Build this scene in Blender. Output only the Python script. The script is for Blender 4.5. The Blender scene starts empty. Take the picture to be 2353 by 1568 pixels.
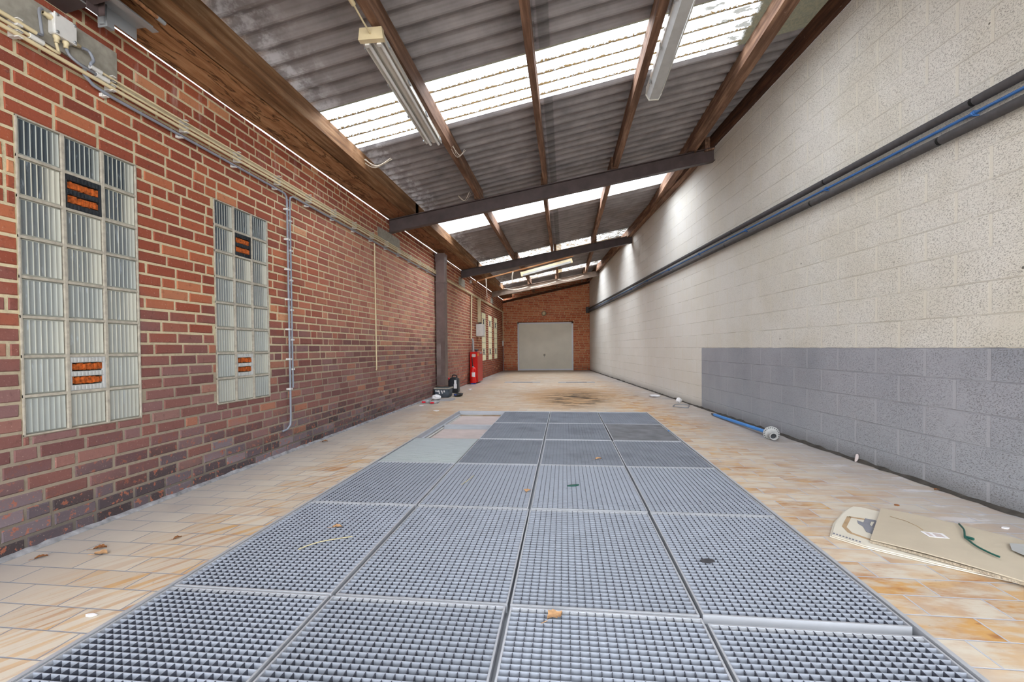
import bpy, math, random
from mathutils import Vector, Matrix
random.seed(7)
PI = math.pi
COL = bpy.context.scene.collection

# ------------------------------------------------------------------ geometry of the place
TH = .1174                       # the camera looks a little to the left of the shed's axis
VN, VF = -0.9, 19.52                      # near / far end of the left wall
def uR(v): return 5.5539 - .0918 * v        # right wall face
def zb(u, v): return 2.73 + .0095 * v + .193 * u   # underside of the steel beams
def zs(u, v): return zb(u, v) + .20 + .17            # underside of roof sheets / top of purlins
PITCH, SK = .177, .0
def roofz(u, v):
    ph = (v - SK * (u - .45)) / PITCH
    return zs(u, v) + .024 + .024 * math.cos(2 * PI * ph)

# ------------------------------------------------------------------ node helper
class S:
    def __init__(s, t, o): s.t, s.o = t, o
    def _m(s, op, *a, clamp=False):
        n = s.t.nodes.new('ShaderNodeMath'); n.operation = op; n.use_clamp = clamp
        for i, x in enumerate((s,) + a):
            if isinstance(x, S): s.t.links.new(x.o, n.inputs[i])
            else: n.inputs[i].default_value = x
        return S(s.t, n.outputs[0])
    def __add__(s, b): return s._m('ADD', b)
    __radd__ = __add__
    def __sub__(s, b): return s._m('SUBTRACT', b)
    def __rsub__(s, b): return (s * -1.0) + b
    def __mul__(s, b): return s._m('MULTIPLY', b)
    __rmul__ = __mul__
    def __truediv__(s, b): return s._m('DIVIDE', b)
    def floor(s): return s._m('FLOOR')
    def fract(s): return s._m('FRACT')
    def abs(s): return s._m('ABSOLUTE')
    def sin(s): return s._m('SINE')
    def pow(s, b): return s._m('POWER', b)
    def gt(s, b): return s._m('GREATER_THAN', b)
    def lt(s, b): return s._m('LESS_THAN', b)
    def mn(s, b): return s._m('MINIMUM', b)
    def mx(s, b): return s._m('MAXIMUM', b)
    def clamp(s): return s._m('ADD', 0.0, clamp=True)
    def step(s, a, b):                    # smoothstep from a to b
        n = s.t.nodes.new('ShaderNodeMapRange'); n.interpolation_type = 'SMOOTHSTEP'
        s.t.links.new(s.o, n.inputs[0]); inv = a > b
        if inv: a, b = b, a
        n.inputs[1].default_value = a; n.inputs[2].default_value = b
        n.inputs[3].default_value = 1.0 if inv else 0.0; n.inputs[4].default_value = 0.0 if inv else 1.0
        return S(s.t, n.outputs[0])

class Mat:
    def __init__(s, name):
        s.m = bpy.data.materials.new(name); s.m.use_nodes = True; s.t = s.m.node_tree
        s.b = s.t.nodes['Principled BSDF']; s.out = s.t.nodes['Material Output']
        s._p = None
    def pos(s):
        if not s._p:
            g = s.t.nodes.new('ShaderNodeNewGeometry'); x = s.t.nodes.new('ShaderNodeSeparateXYZ')
            s.t.links.new(g.outputs['Position'], x.inputs[0])
            s._p = tuple(S(s.t, x.outputs[i]) for i in range(3))
        return s._p
    def obj(s):
        g = s.t.nodes.new('ShaderNodeTexCoord'); x = s.t.nodes.new('ShaderNodeSeparateXYZ')
        s.t.links.new(g.outputs['Object'], x.inputs[0])
        return tuple(S(s.t, x.outputs[i]) for i in range(3))
    def objrand(s):
        return S(s.t, s.t.nodes.new('ShaderNodeObjectInfo').outputs['Random'])
    def attr(s, name):
        a = s.t.nodes.new('ShaderNodeAttribute'); a.attribute_name = name
        x = s.t.nodes.new('ShaderNodeSeparateXYZ'); s.t.links.new(a.outputs['Vector'], x.inputs[0])
        return tuple(S(s.t, x.outputs[i]) for i in range(3))
    def vec(s, x, y, z):
        n = s.t.nodes.new('ShaderNodeCombineXYZ')
        for i, a in enumerate((x, y, z)):
            if isinstance(a, S): s.t.links.new(a.o, n.inputs[i])
            else: n.inputs[i].default_value = a
        return S(s.t, n.outputs[0])
    def noise(s, vec, scale, detail=3, rough=.55):
        n = s.t.nodes.new('ShaderNodeTexNoise'); s.t.links.new(vec.o, n.inputs['Vector'])
        n.inputs['Scale'].default_value = scale; n.inputs['Detail'].default_value = detail
        n.inputs['Roughness'].default_value = rough
        return S(s.t, n.outputs[0])
    def voro(s, vec, scale):
        n = s.t.nodes.new('ShaderNodeTexVoronoi'); s.t.links.new(vec.o, n.inputs['Vector'])
        n.inputs['Scale'].default_value = scale
        return S(s.t, n.outputs['Distance'])
    def white(s, vec):
        n = s.t.nodes.new('ShaderNodeTexWhiteNoise'); s.t.links.new(vec.o, n.inputs['Vector'])
        return S(s.t, n.outputs['Value'])
    def mix(s, f, a, b):
        n = s.t.nodes.new('ShaderNodeMix'); n.data_type = 'RGBA'
        for i, x in ((0, f), (6, a), (7, b)):
            if isinstance(x, S): s.t.links.new(x.o, n.inputs[i])
            elif i == 0: n.inputs[0].default_value = x
            else: n.inputs[i].default_value = (*x[:3], 1)
        return S(s.t, n.outputs[2])
    def ramp(s, f, *stops):
        n = s.t.nodes.new('ShaderNodeValToRGB'); s.t.links.new(f.o, n.inputs[0]); e = n.color_ramp.elements
        while len(e) < len(stops): e.new(.5)
        for i, (p, c) in enumerate(stops): e[i].position = p; e[i].color = (*c[:3], 1)
        return S(s.t, n.outputs[0])
    def set(s, **k):
        names = dict(color='Base Color', rough='Roughness', metal='Metallic', spec='Specular IOR Level', trans='Transmission Weight',
                     alpha='Alpha', emit='Emission Color', estr='Emission Strength', coat='Coat Weight')
        for a, v in k.items():
            i = s.b.inputs[names[a]]
            if isinstance(v, S): s.t.links.new(v.o, i)
            elif isinstance(v, tuple): i.default_value = (*v[:3], 1)
            else: i.default_value = v
        return s
    def bump(s, h, dist=.01, strength=1.0):
        n = s.t.nodes.new('ShaderNodeBump'); s.t.links.new(h.o, n.inputs['Height'])
        n.inputs['Distance'].default_value = dist; n.inputs['Strength'].default_value = strength
        s.t.links.new(n.outputs[0], s.b.inputs['Normal']); return s

def srgb(r, g, b):
    f = lambda x: (x / 255) / 12.92 if x / 255 <= .04045 else ((x / 255 + .055) / 1.055) ** 2.4
    return (f(r), f(g), f(b))

# ------------------------------------------------------------------ materials
def plain(name, c, rough=.6, metal=0., var=.15, scale=12, spec=.4):
    m = Mat(name); p = m.vec(*m.pos()); n = m.noise(p, scale, 4)
    d = tuple(x * (1 - var) for x in c); l = tuple(min(1, x * (1 + var)) for x in c)
    m.set(color=m.ramp(n, (.3, d), (.7, l)), rough=rough, metal=metal, spec=spec)
    return m.m
def mat_brick(name, back=False):
    m = Mat(name); x, y, z = m.pos(); r1, r2, r3 = m.attr('rnd'); P = m.vec(x, y, z)
    base = m.ramp(r1, (0, srgb(126, 66, 52)), (.3, srgb(148, 78, 58)), (.6, srgb(138, 72, 54)), (.85, srgb(160, 88, 62)), (.95, srgb(172, 104, 74)), (1, srgb(198, 146, 108)))
    if back:
        base = m.ramp(r1, (0, srgb(176, 92, 66)), (.5, srgb(194, 108, 76)), (1, srgb(206, 132, 96)))
    n1 = m.noise(P, 2.2, 4); n2 = m.noise(P, 26, 5, .65); n3 = m.noise(P, 90, 3)
    col = base
    if not back:
        pink = m.ramp(r2, (0, srgb(172, 116, 104)), (.5, srgb(194, 142, 130)), (1, srgb(206, 156, 130)))
        low = m.ramp(r2, (0, srgb(98, 72, 74)), (.4, srgb(124, 88, 84)), (.8, srgb(122, 98, 100)), (1, srgb(158, 108, 88)))
        dark = m.ramp(r3, (0, srgb(64, 56, 58)), (.6, srgb(92, 82, 88)), (1, srgb(124, 112, 118)))
        fy = y.step(3.2, 7.0) * y.step(14.5, 9.0) * .85 * z.step(3.0, 2.3)
        col = m.mix(fy, col, pink)
        fz = ((z + (n1 - .5) * .8 + (r3 - .5) * .35).step(1.55, .85)) * y.step(12.5, 8.0)
        col = m.mix(fz * .85, col, low)
        fd = ((z + (n1 - .5) * .35 + (r1 - .5) * .22).step(.46, .12)) * y.step(11, 5.0)
        chips = n2.step(.56, .60) * .8
        col = m.mix(fd * (1 - chips * .95), m.mix(fd * chips, col, srgb(186, 112, 82)), dark)
        eff = (z + (n1 - .5) * .5).step(2.35, 3.0) * m.noise(m.vec(x * 9, y * 9, z * 1.4), 1, 5, .7).step(.54, .70)
        col = m.mix(eff * .55, col, srgb(200, 178, 170))
    col = m.mix(n2.step(.54, .76) * .5, col, (.07, .035, .03))
    col = m.mix(n3.step(.62, .72) * .25, col, srgb(210, 185, 170))
    m.set(color=col, rough=.85, spec=.25); m.bump(n2 * .7 + n3 * .3, .004, .8)
    return m.m
def mat_mortar(name, back=False):
    m = Mat(name); x, y, z = m.pos(); P = m.vec(x, y, z); n = m.noise(P, 30, 5, .7); n1 = m.noise(P, 2, 3)
    up = srgb(204, 192, 160); lowc = srgb(150, 138, 124)
    c = m.mix((z + (n1 - .5) * .8).step(1.3, .5), up, lowc)
    if back: c = m.mix(.5, srgb(212, 182, 146), srgb(204, 170, 134))
    c = m.mix(n.step(.45, .75) * .35, c, srgb(95, 88, 78))
    c = m.mix((z + (n1 - .5) * .3).step(.30, .05) * .75, c, srgb(92, 88, 86))
    m.set(color=c, rough=.95, spec=.1); m.bump(n, .006, .9); return m.m
def mat_block():
    m = Mat('painted_block'); x, y, z = m.pos(); P = m.vec(x, y, z)
    k = math.sqrt(1 + .0918 ** 2); s = (x * -.0918 + y) * (1 / k)
    ch, cl = .206, .441
    zc = (z - .971) / ch + 10.0; row = zc.floor(); zf = zc.fract(); off = row._m('MODULO', 2.0) * .5
    sf = (s / cl + off + 19.675).fract(); wob = (m.noise(P, 7, 3) - .5)
    hj = ((zf + wob * .03 - .5).abs()).step(.474, .49)
    vj = ((sf + wob * .02 - .5).abs()).step(.467, .482)
    rnd = m.white(m.vec(row, (s / cl + off + 19.675).floor(), 0.0))
    pits = m.noise(m.vec(x + z * .4, y + z * .5, z * 1.5), 105, 4, .72); pit2 = m.noise(P, 190, 2); big = m.noise(P, 1.3, 4)
    near = y.step(9.0, 4.0)
    cream = m.mix(big.step(.35, .7), srgb(220, 217, 210), srgb(210, 205, 193))
    cream = m.mix(y.step(5.5, 10) * .6, cream, srgb(222, 222, 220))
    cream = m.mix(rnd * .2, cream, srgb(206, 203, 194))
    grey = m.mix(big.step(.35, .7), srgb(160, 162, 170), srgb(144, 147, 155))
    grey = m.mix(rnd * .35, grey, srgb(166, 166, 172))
    # paint boundary: grey dado below eye height, only on the near part
    e = (m.noise(P, 9, 2) - .5) * .012
    dado = (z + e).lt(.972) * (s + e).lt(7.0)
    # flaking / soot patches
    soot = m.noise(m.vec(x * .7, y * .7, z * .35), 1.6, 4).step(.56, .70) * z.step(2.5, 3.4) * y.step(7.0, 9.0)
    col = m.mix(dado, cream, grey)
    col = m.mix(dado * z.step(.75, .15) * .5, col, srgb(158, 164, 170))
    col = m.mix(z.step(.16, .0) * .5, col, srgb(98, 94, 90))
    col = m.mix(soot * .35, col, srgb(140, 130, 112))
    joint = m.mix(dado, srgb(212, 206, 190), srgb(166, 166, 172))
    col = m.mix(vj * .45 * (1 - hj), col, joint)
    crack = hj * m.noise(P, 4, 3).step(.35, .6)
    col = m.mix(crack * .34, col, m.mix(dado, srgb(140, 128, 106), srgb(104, 102, 104)))
    hole = pits.step(.54, .61) * (1 - vj.mx(hj) * .85) * (near * .75 + .12)
    hole = hole * m.noise(P, 3, 3).step(.2, .45)
    col = m.mix(hole * .62, col, srgb(92, 88, 82))
    dots = m.voro(P, 3.2).lt(.028) * m.noise(P, .9, 1).step(.4, .55)
    col = m.mix(dots * .8, col, srgb(60, 54, 46))
    m.set(color=col, rough=.8, spec=.3)
    m.bump(pits * .5 * (1 - vj * .7) + pit2 * .3 - hj * .8 - vj * .15 - hole * .5, .004, .8)
    return m.m
def mat_floor():
    m = Mat('stone_tile'); x, y, z = m.pos(); P = m.vec(x, y, 0.0)
    th, tl = .138, .277
    row = (y / th).floor(); yf = (y / th).fract(); off = row._m('MODULO', 2.0) * .5
    xs = x / tl + off; xf = xs.fract(); rnd = m.white(m.vec(row, xs.floor(), 3.0))
    gy = (yf - .5).abs().step(.472, .482); gx = (xf - .5).abs().step(.486, .491)
    gr = gx.mx(gy)
    c0 = m.mix(rnd, srgb(208, 200, 186), srgb(196, 182, 164))
    sw = m.noise(m.vec(x * 3 + rnd * 31, y * 9 + rnd * 7, rnd * 9), 1.6, 5, .6)
    ochre = m.mix(m.noise(P, 5, 3).step(.4, .6), srgb(200, 156, 96), srgb(176, 128, 84))
    # right and far side: figured ochre tiles; left side: long diagonal scrapes
    right = x.step(3.3, 4.1)
    scr = m.noise(m.vec((x - y * .55) * 26, (y + x * .55) * 1.6, 0.0), 1, 3, .5)
    left_o = scr.step(.47, .58) * x.step(.25, .9) * y.step(9, 4)
    dust = m.noise(P, 1.1, 5, .65)
    f = (sw.step(.38, .58) * (right * .9 + y.step(4.5, 7) * .45)).mx(left_o * .75 * (1 - right)) * (dust.step(.75, .38) * .75 + .25)
    col = m.mix((f * (rnd * .8 + .5)).clamp(), c0, ochre)
    deep = sw.step(.60, .72) * right * y.step(4.0, 2.3)
    col = m.mix(deep * .75, col, srgb(154, 98, 62))
    far = y.step(5, 8)
    col = m.mix(far * .4 * m.noise(m.vec(x * 2.2, y * 9, 0.0), 1, 4).step(.4, .65), col, srgb(204, 168, 128))
    # grey cement dust by the walls
    dw = (uRs(x, y)).step(1.05, .15)
    dl = x.step(.7, .05)
    col = m.mix((dw.mx(dl) * .8 + (dust.step(.5, .75) * .28)).clamp(), col, m.mix(dust.step(.3, .7), srgb(186, 180, 174), srgb(164, 158, 156)))
    pale = m.noise(m.vec(x * 1.5, y * 5, 4.0), 1.3, 5, .7).step(.56, .66) * dw
    col = m.mix(pale * .7, col, srgb(214, 214, 220))
    # grout
    col = m.mix(gr * (y.step(9, 3) * .75 + .15), col, m.mix(right, srgb(138, 144, 156), srgb(182, 188, 202)))
    # oil stain in the far half
    def spot(cx, cy, rx, ry):
        dx = (x - cx) / rx; dy = (y - cy) / ry
        return (dx * dx + dy * dy).pow(.5)
    sn = (m.noise(m.vec(x * 1.2, y * 2.4, 0.0), 2.2, 5, .7) - .5) * 1.1
    yel = (spot(2.75, 9.4, 1.25, 2.4) + sn).step(1.0, .45)
    stk = m.noise(m.vec(x * 1.6, y * 4.5, 7.0), 1.6, 5, .7); blk = spot(2.9, 8.8, .9, 2.0).step(1.0, .3) * stk.step(.46, .56) + spot(2.95, 9.0, .35, .5).step(1.0, .2)*.5
    col = m.mix(yel * .6, col, srgb(178, 128, 62))
    col = m.mix((blk * .85).clamp(), col, srgb(78, 62, 44))
    bk = (y + sn).step(17.0, 19.6)
    col = m.mix(bk * .6, col, srgb(122, 106, 88))
    col = m.mix(m.noise(P, 40, 3, .7).step(.66, .74) * .35, col, srgb(120, 106, 94))
    m.set(color=col, rough=m.noise(P, 6, 3) * .3 + .38, spec=.35)
    m.bump(m.noise(P, 60, 3) * .12 - gr * .6, .003, .7)
    return m.m
def uRs(x, y): return (5.5539 - y * .0918) - x
def mat_wood(name, c1, c2, c3, along='y'):
    m = Mat(name); x, y, z = m.pos(); r = m.objrand()
    v = m.vec(x * 14 + r * 9, y * .9 + r * 5, z * 14) if along == 'y' else m.vec(x * .9 + r, y * 14, z * 14)
    g = m.noise(v, 1.7, 5, .62); P = m.vec(x, y, z); b = m.noise(P, 1.4, 4, .6)
    col = m.ramp(g, (.28, c1), (.5, c2), (.72, c3)); col = m.mix(b.step(.42, .72) * .5, col, c1)
    col = m.mix(m.noise(P, 35, 3).step(.66, .74) * .35, col, srgb(170, 150, 130))
    m.set(color=col, rough=.8, spec=.25); m.bump(g, .006, .8); return m.m
def mat_soffit():
    m = Mat('weathered_plywood'); x, y, z = m.pos(); P = m.vec(x, y, z)
    g = m.noise(m.vec(x * 20, y * 2.0, z), 1.3, 5, .65); b = m.noise(P, 2.0, 5, .65); r = m.objrand()
    col = m.ramp(g, (.3, srgb(120, 84, 58)), (.5, srgb(160, 116, 80)), (.75, srgb(188, 148, 110)))
    col = m.mix(b.step(.5, .7) * .6, col, srgb(92, 52, 32))
    col = m.mix(y.step(4.6, 6.5) * .55, col, srgb(110, 62, 42))
    cr = (m.noise(m.vec(x * 5, y * .8, 0.0), 1.6, 4) - .5).abs().step(.02, .0)
    col = m.mix(cr * .7, col, srgb(56, 34, 22))
    m.set(color=col, rough=.85, spec=.2); m.bump(g * .6 + b * .6 - cr * .5, .015, .8); return m.m
def mat_sheet():
    m = Mat('fibre_cement_sheet'); x, y, z = m.pos(); P = m.vec(x, y, z)
    n = m.noise(P, 3.5, 5, .6); f = m.noise(P, 40, 4, .7)
    ph = ((y - (x - .45) * SK) / PITCH).fract(); ridge = ((ph - .5).abs() * 2)        # 0 valley .. 1 crest
    col = m.ramp(n, (.3, srgb(126, 122, 124)), (.7, srgb(158, 153, 154)))
    col = m.mix(((ridge - .5).abs()).step(.12, .0) * .15, col, srgb(60, 54, 52))
    col = m.mix(f.step(.6, .75) * .22, col, srgb(160, 152, 148))
    ef = (x + (m.noise(P, 4, 5, .7) - .5) * .9).step(.80, .50) * m.noise(P, 7, 4, .7).step(.42, .6)
    col = m.mix(ef * .75, col, srgb(196, 196, 202))
    lap = (x - 2.53).abs().step(.055, .04)
    col = m.mix(lap * .4, col, srgb(60, 58, 60))
    brn = m.noise(m.vec(x * 1.0, y * .5, 0.0), 1.1, 3).step(.5, .7) * y.step(7, 11)
    col = m.mix(brn * .35, col, srgb(112, 92, 80))
    m.set(color=col, rough=.9, spec=.2); m.bump(f * .5 + n * .5, .003, .6); return m.m
def mat_skylight():
    m = Mat('translucent_roof_sheet'); x, y, z = m.pos(); t = m.t; P = m.vec(x, y, z)
    w, e, k = m.attr('rnd'); moss = m.noise(m.vec(x * 3, y * 14, 2.0), 2.2, 4, .65).step(.54, .60) * k      # w: 0..1 across the strip, e: dirtiness, k: kind
    ph = ((y - (x - .45) * SK) / PITCH).fract()
    n = m.noise(P, 42, 5, .75); n2 = m.noise(m.vec(x * 2.2, y * 8, 0.0), 2.0, 4, .6); nb = m.noise(P, 3, 3)
    line = ((ph - .5).abs() + (n - .5) * .50).step(.13, .07)                # grime lying in the valleys
    edge = ((w - .5).abs() + (n - .5) * .05).step(.475, .49).mx((w + (n - .5) * .06).step(.10, .085))
    right = (x + (n2 - .5) * 1.4).step(3.2, 4.4)
    scal = (n2.step(.56, .60)) * (right + .10).clamp()
    speck = n.step(.60, .66) * (nb.step(.45, .6) * .5 + right * .6).clamp()
    lap = (x - 2.53).abs().step(.085, .075) * (.45 + n * .5)
    endr = (x + (n - .5) * .1).step(4.36, 4.46)
    d = line.mx(edge).mx(scal * .9).mx(speck * .8).mx(lap * .9).mx(endr).mx(moss * .9) * e
    dirt = m.mix(n.step(.4, .6), srgb(112, 92, 62), srgb(56, 46, 34))
    dirt = m.mix(scal.mx(edge).mx(endr) * .8, dirt, srgb(84, 82, 70))
    tr = t.nodes.new('ShaderNodeBsdfTransparent'); tr.inputs[0].default_value = (.96, .97, .98, 1)
    df = t.nodes.new('ShaderNodeBsdfDiffuse'); t.links.new(dirt.o, df.inputs[0])
    tl = t.nodes.new('ShaderNodeBsdfTranslucent'); t.links.new(dirt.o, tl.inputs[0])
    m1 = t.nodes.new('ShaderNodeMixShader'); m1.inputs[0].default_value = .30
    t.links.new(df.outputs[0], m1.inputs[1]); t.links.new(tl.outputs[0], m1.inputs[2])
    m2 = t.nodes.new('ShaderNodeMixShader'); t.links.new(d.clamp().o, m2.inputs[0])
    t.links.new(tr.outputs[0], m2.inputs[1]); t.links.new(m1.outputs[0], m2.inputs[2])
    t.links.new(m2.outputs[0], m.out.inputs[0]); return m.m
def mat_glassblock(lit):
    m = Mat('ribbed_glass_lit' if lit else 'ribbed_glass'); x, y, z = m.pos(); P = m.vec(x, y, z); r1, r2, r3 = m.attr('rnd')
    # r1: position across block 0..1, r2: random per block, r3: height 0 (bottom row) .. 1 (top row)
    if lit:
        c = m.mix(m.noise(P, 5, 3), srgb(226, 220, 186), srgb(196, 190, 150))
        m.set(color=c, rough=.35, spec=.5, emit=(.80, .78, .55), estr=.18); return m.m
    rib = ((r1 * 7.0).fract() - .5).abs() * 2
    dark = rib.step(.84, .70) * (r1 + (r2 - .5) * .2).step(.98, .55)
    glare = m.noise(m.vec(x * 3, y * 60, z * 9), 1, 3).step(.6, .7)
    film = (m.noise(P, 9, 4, .6) - .5) * .5
    light = m.mix(r2, srgb(190, 196, 190), srgb(204, 204, 190))
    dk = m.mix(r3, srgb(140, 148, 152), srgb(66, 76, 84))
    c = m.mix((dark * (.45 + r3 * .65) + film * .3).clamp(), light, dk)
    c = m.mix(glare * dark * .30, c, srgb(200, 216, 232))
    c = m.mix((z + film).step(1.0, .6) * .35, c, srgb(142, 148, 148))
    m.set(color=c, rough=.16, spec=.6, trans=.12); m.bump(rib, .003, .5); return m.m
def mat_galv(name, c, var=.25, metal=.55, rough=.5, dirt=0.):
    m = Mat(name); x, y, z = m.pos(); P = m.vec(x, y, z); r = m.objrand()
    n = m.noise(P, 5, 5, .6); n2 = m.noise(P, 60, 3)
    col = m.mix(n, tuple(q * (1 - var) for q in c), tuple(q * (1 + var) for q in c))
    col = m.mix(r * .35, col, tuple(q * .6 for q in c))
    if dirt: col = m.mix(m.noise(P, 2.3, 4).step(.5, .68) * dirt, col, (.05, .045, .05))
    m.set(color=col, rough=rough, metal=metal); return m.m

M = {}
M['brick'] = mat_brick('red_brick'); M['brick_back'] = mat_brick('orange_brick', True)
M['mortar'] = mat_mortar('mortar'); M['mortar_back'] = mat_mortar('mortar_back', True)
M['block'] = mat_block(); M['floor'] = mat_floor()
M['purlin'] = mat_wood('brown_timber', srgb(80, 58, 46), srgb(124, 94, 76), srgb(168, 134, 110))
M['dark_wood'] = mat_wood('dark_timber', srgb(48, 30, 22), srgb(78, 50, 36), srgb(104, 70, 50))
M['fascia'] = mat_wood('weathered_timber', srgb(88, 62, 42), srgb(132, 96, 66), srgb(168, 136, 104))
M['batten'] = mat_wood('pale_batten', srgb(150, 100, 66), srgb(186, 136, 96), srgb(206, 164, 124), 'x')
M['soffit'] = mat_soffit(); M['sheet'] = mat_sheet(); M['skylight'] = mat_skylight()
M['glass'] = mat_glassblock(False); M['glass_lit'] = mat_glassblock(True)
M['frame_mortar'] = plain('block_mortar', srgb(168, 162, 150), .9, var=.22, scale=30)
M['steel'] = plain('brown_painted_steel', srgb(80, 68, 68), .5, .1, .22, 6)
M['steel_dusty'] = plain('dusty_brown_steel', srgb(132, 116, 104), .8, 0, .2, 8)
M['duct'] = plain('brown_duct_metal', srgb(112, 98, 96), .42, .25, .18, 5)
M['concrete'] = plain('grey_concrete', srgb(150, 146, 136), .9, var=.2, scale=20)
M['grate'] = mat_galv('galvanised_steel', srgb(172, 179, 193), .12, .25, .42); M['grate_shaded'] = mat_galv('shaded_steel', srgb(78, 82, 94), .15, .3, .5)  # lengthwise bars get a darker steel that paints in their shade
M['grate_dirty'] = mat_galv('soiled_galvanised_steel', srgb(136, 142, 154), .2, .2, .55, .22)
M['frame_steel'] = mat_galv('frame_steel', srgb(186, 190, 198), .15, .3, .5)
M['plate'] = mat_galv('pale_plate', srgb(176, 184, 188), .12, .1, .6)
M['mat'] = plain('dark_rubber', srgb(114, 116, 122), .8, var=.22, scale=7)
M['pit'] = plain('pit_concrete', srgb(104, 104, 108), .95, var=.25, scale=5)
M['slab'] = plain('pinkish_screed', srgb(196, 184, 182), .9, var=.1, scale=6)
M['cream_pvc'] = plain('cream_pvc', srgb(214, 200, 164), .45, var=.08)
M['white_plastic'] = plain('white_plastic', srgb(214, 214, 212), .45, var=.08)
M['white_enamel'] = plain('white_enamel', srgb(206, 204, 196), .3, var=.06)
M['tube_glass'] = plain('lamp_tube_glass', srgb(226, 228, 228), .15, var=.02)
M['diffuser'] = plain('grey_diffuser', srgb(182, 184, 184), .3, var=.08)
M['grey_cable'] = plain('grey_cable', srgb(132, 136, 144), .5, var=.1)
M['bluegrey_cable'] = plain('blue_grey_cable', srgb(134, 140, 152), .45, var=.1)
M['insulation'] = plain('dark_foam_insulation', srgb(74, 72, 74), .75, var=.15, scale=20)
M['insul_cut'] = plain('insulation_cut', srgb(24, 23, 24), .9)
M['blue_pipe'] = plain('blue_pipe', srgb(58, 108, 172), .4, var=.12)
M['blue_pole'] = plain('blue_plastic', srgb(66, 138, 214), .35, var=.1)
M['galv'] = mat_galv('dull_galvanised', srgb(164, 168, 172), .12, .4, .45)
M['rust'] = plain('rusty_rod', srgb(140, 98, 66), .8, .1, .4, 40)
M['rust_orange'] = plain('rusty_louvre', srgb(170, 84, 30), .9, 0, .55, 60)
M['black'] = plain('black_plastic', srgb(38, 42, 48), .4, var=.2)
M['tub'] = plain('dark_blue_grey_plastic', srgb(70, 80, 92), .5, var=.12)
M['red'] = plain('red_enamel', srgb(216, 28, 24), .28, var=.06)
M['red_faded'] = plain('faded_red_enamel', srgb(184, 62, 52), .45, var=.1)
M['red_cap'] = plain('red_plastic', srgb(214, 24, 48), .4)
M['yellow'] = plain('yellow_sticker', srgb(236, 196, 40), .5)
M['blue'] = plain('blue_base', srgb(40, 84, 190), .4)
M['paper'] = plain('white_paper', srgb(232, 232, 236), .8, var=.05)
M['grey_cloth'] = plain('grey_cloth', srgb(160, 160, 164), .9, var=.15, scale=40)
M['door_cream'] = plain('cream_door_paint', srgb(222, 218, 206), .5, var=.05, scale=2)
M['door_white'] = plain('white_door_frame', srgb(216, 220, 228), .4, var=.03)
M['cardboard'] = plain('brown_cardboard', srgb(192, 181, 162), .85, var=.07, scale=4)
M['cardboard_light'] = plain('pale_cardboard', srgb(212, 207, 194), .85, var=.05, scale=4)
M['card_edge'] = plain('corrugated_edge', srgb(176, 164, 146), .9, var=.35, scale=90)
M['print_tan'] = plain('tan_print', srgb(176, 150, 118), .85)
M['print_grey'] = plain('grey_print', srgb(128, 130, 140), .85)
M['green'] = plain('dark_green_strap', srgb(20, 84, 74), .4)
M['leaf'] = plain('dry_leaf', srgb(190, 150, 110), .8, var=.25, scale=60)
M['leaf_dark'] = plain('brown_leaf', srgb(140, 92, 54), .8, var=.3, scale=60)
M['straw'] = plain('straw', srgb(206, 194, 150), .8)
M['grime'] = plain('oily_grime', srgb(62, 62, 68), .7)
M['web'] = plain('dusty_cobweb', srgb(200, 190, 176), .95)
M['skirt'] = plain('grey_mortar_fillet', srgb(140, 140, 144), .9, var=.4, scale=18)
M['dark_gap'] = plain('dark_gap', srgb(66, 62, 58), .95, var=.3)
M['brass'] = plain('dull_metal', srgb(150, 140, 118), .4, .5)
M['ground'] = plain('outside_paving', srgb(170, 165, 158), .9)
M['scrap'] = plain('dark_scrap', srgb(56, 56, 54), .8, var=.3)

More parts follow.
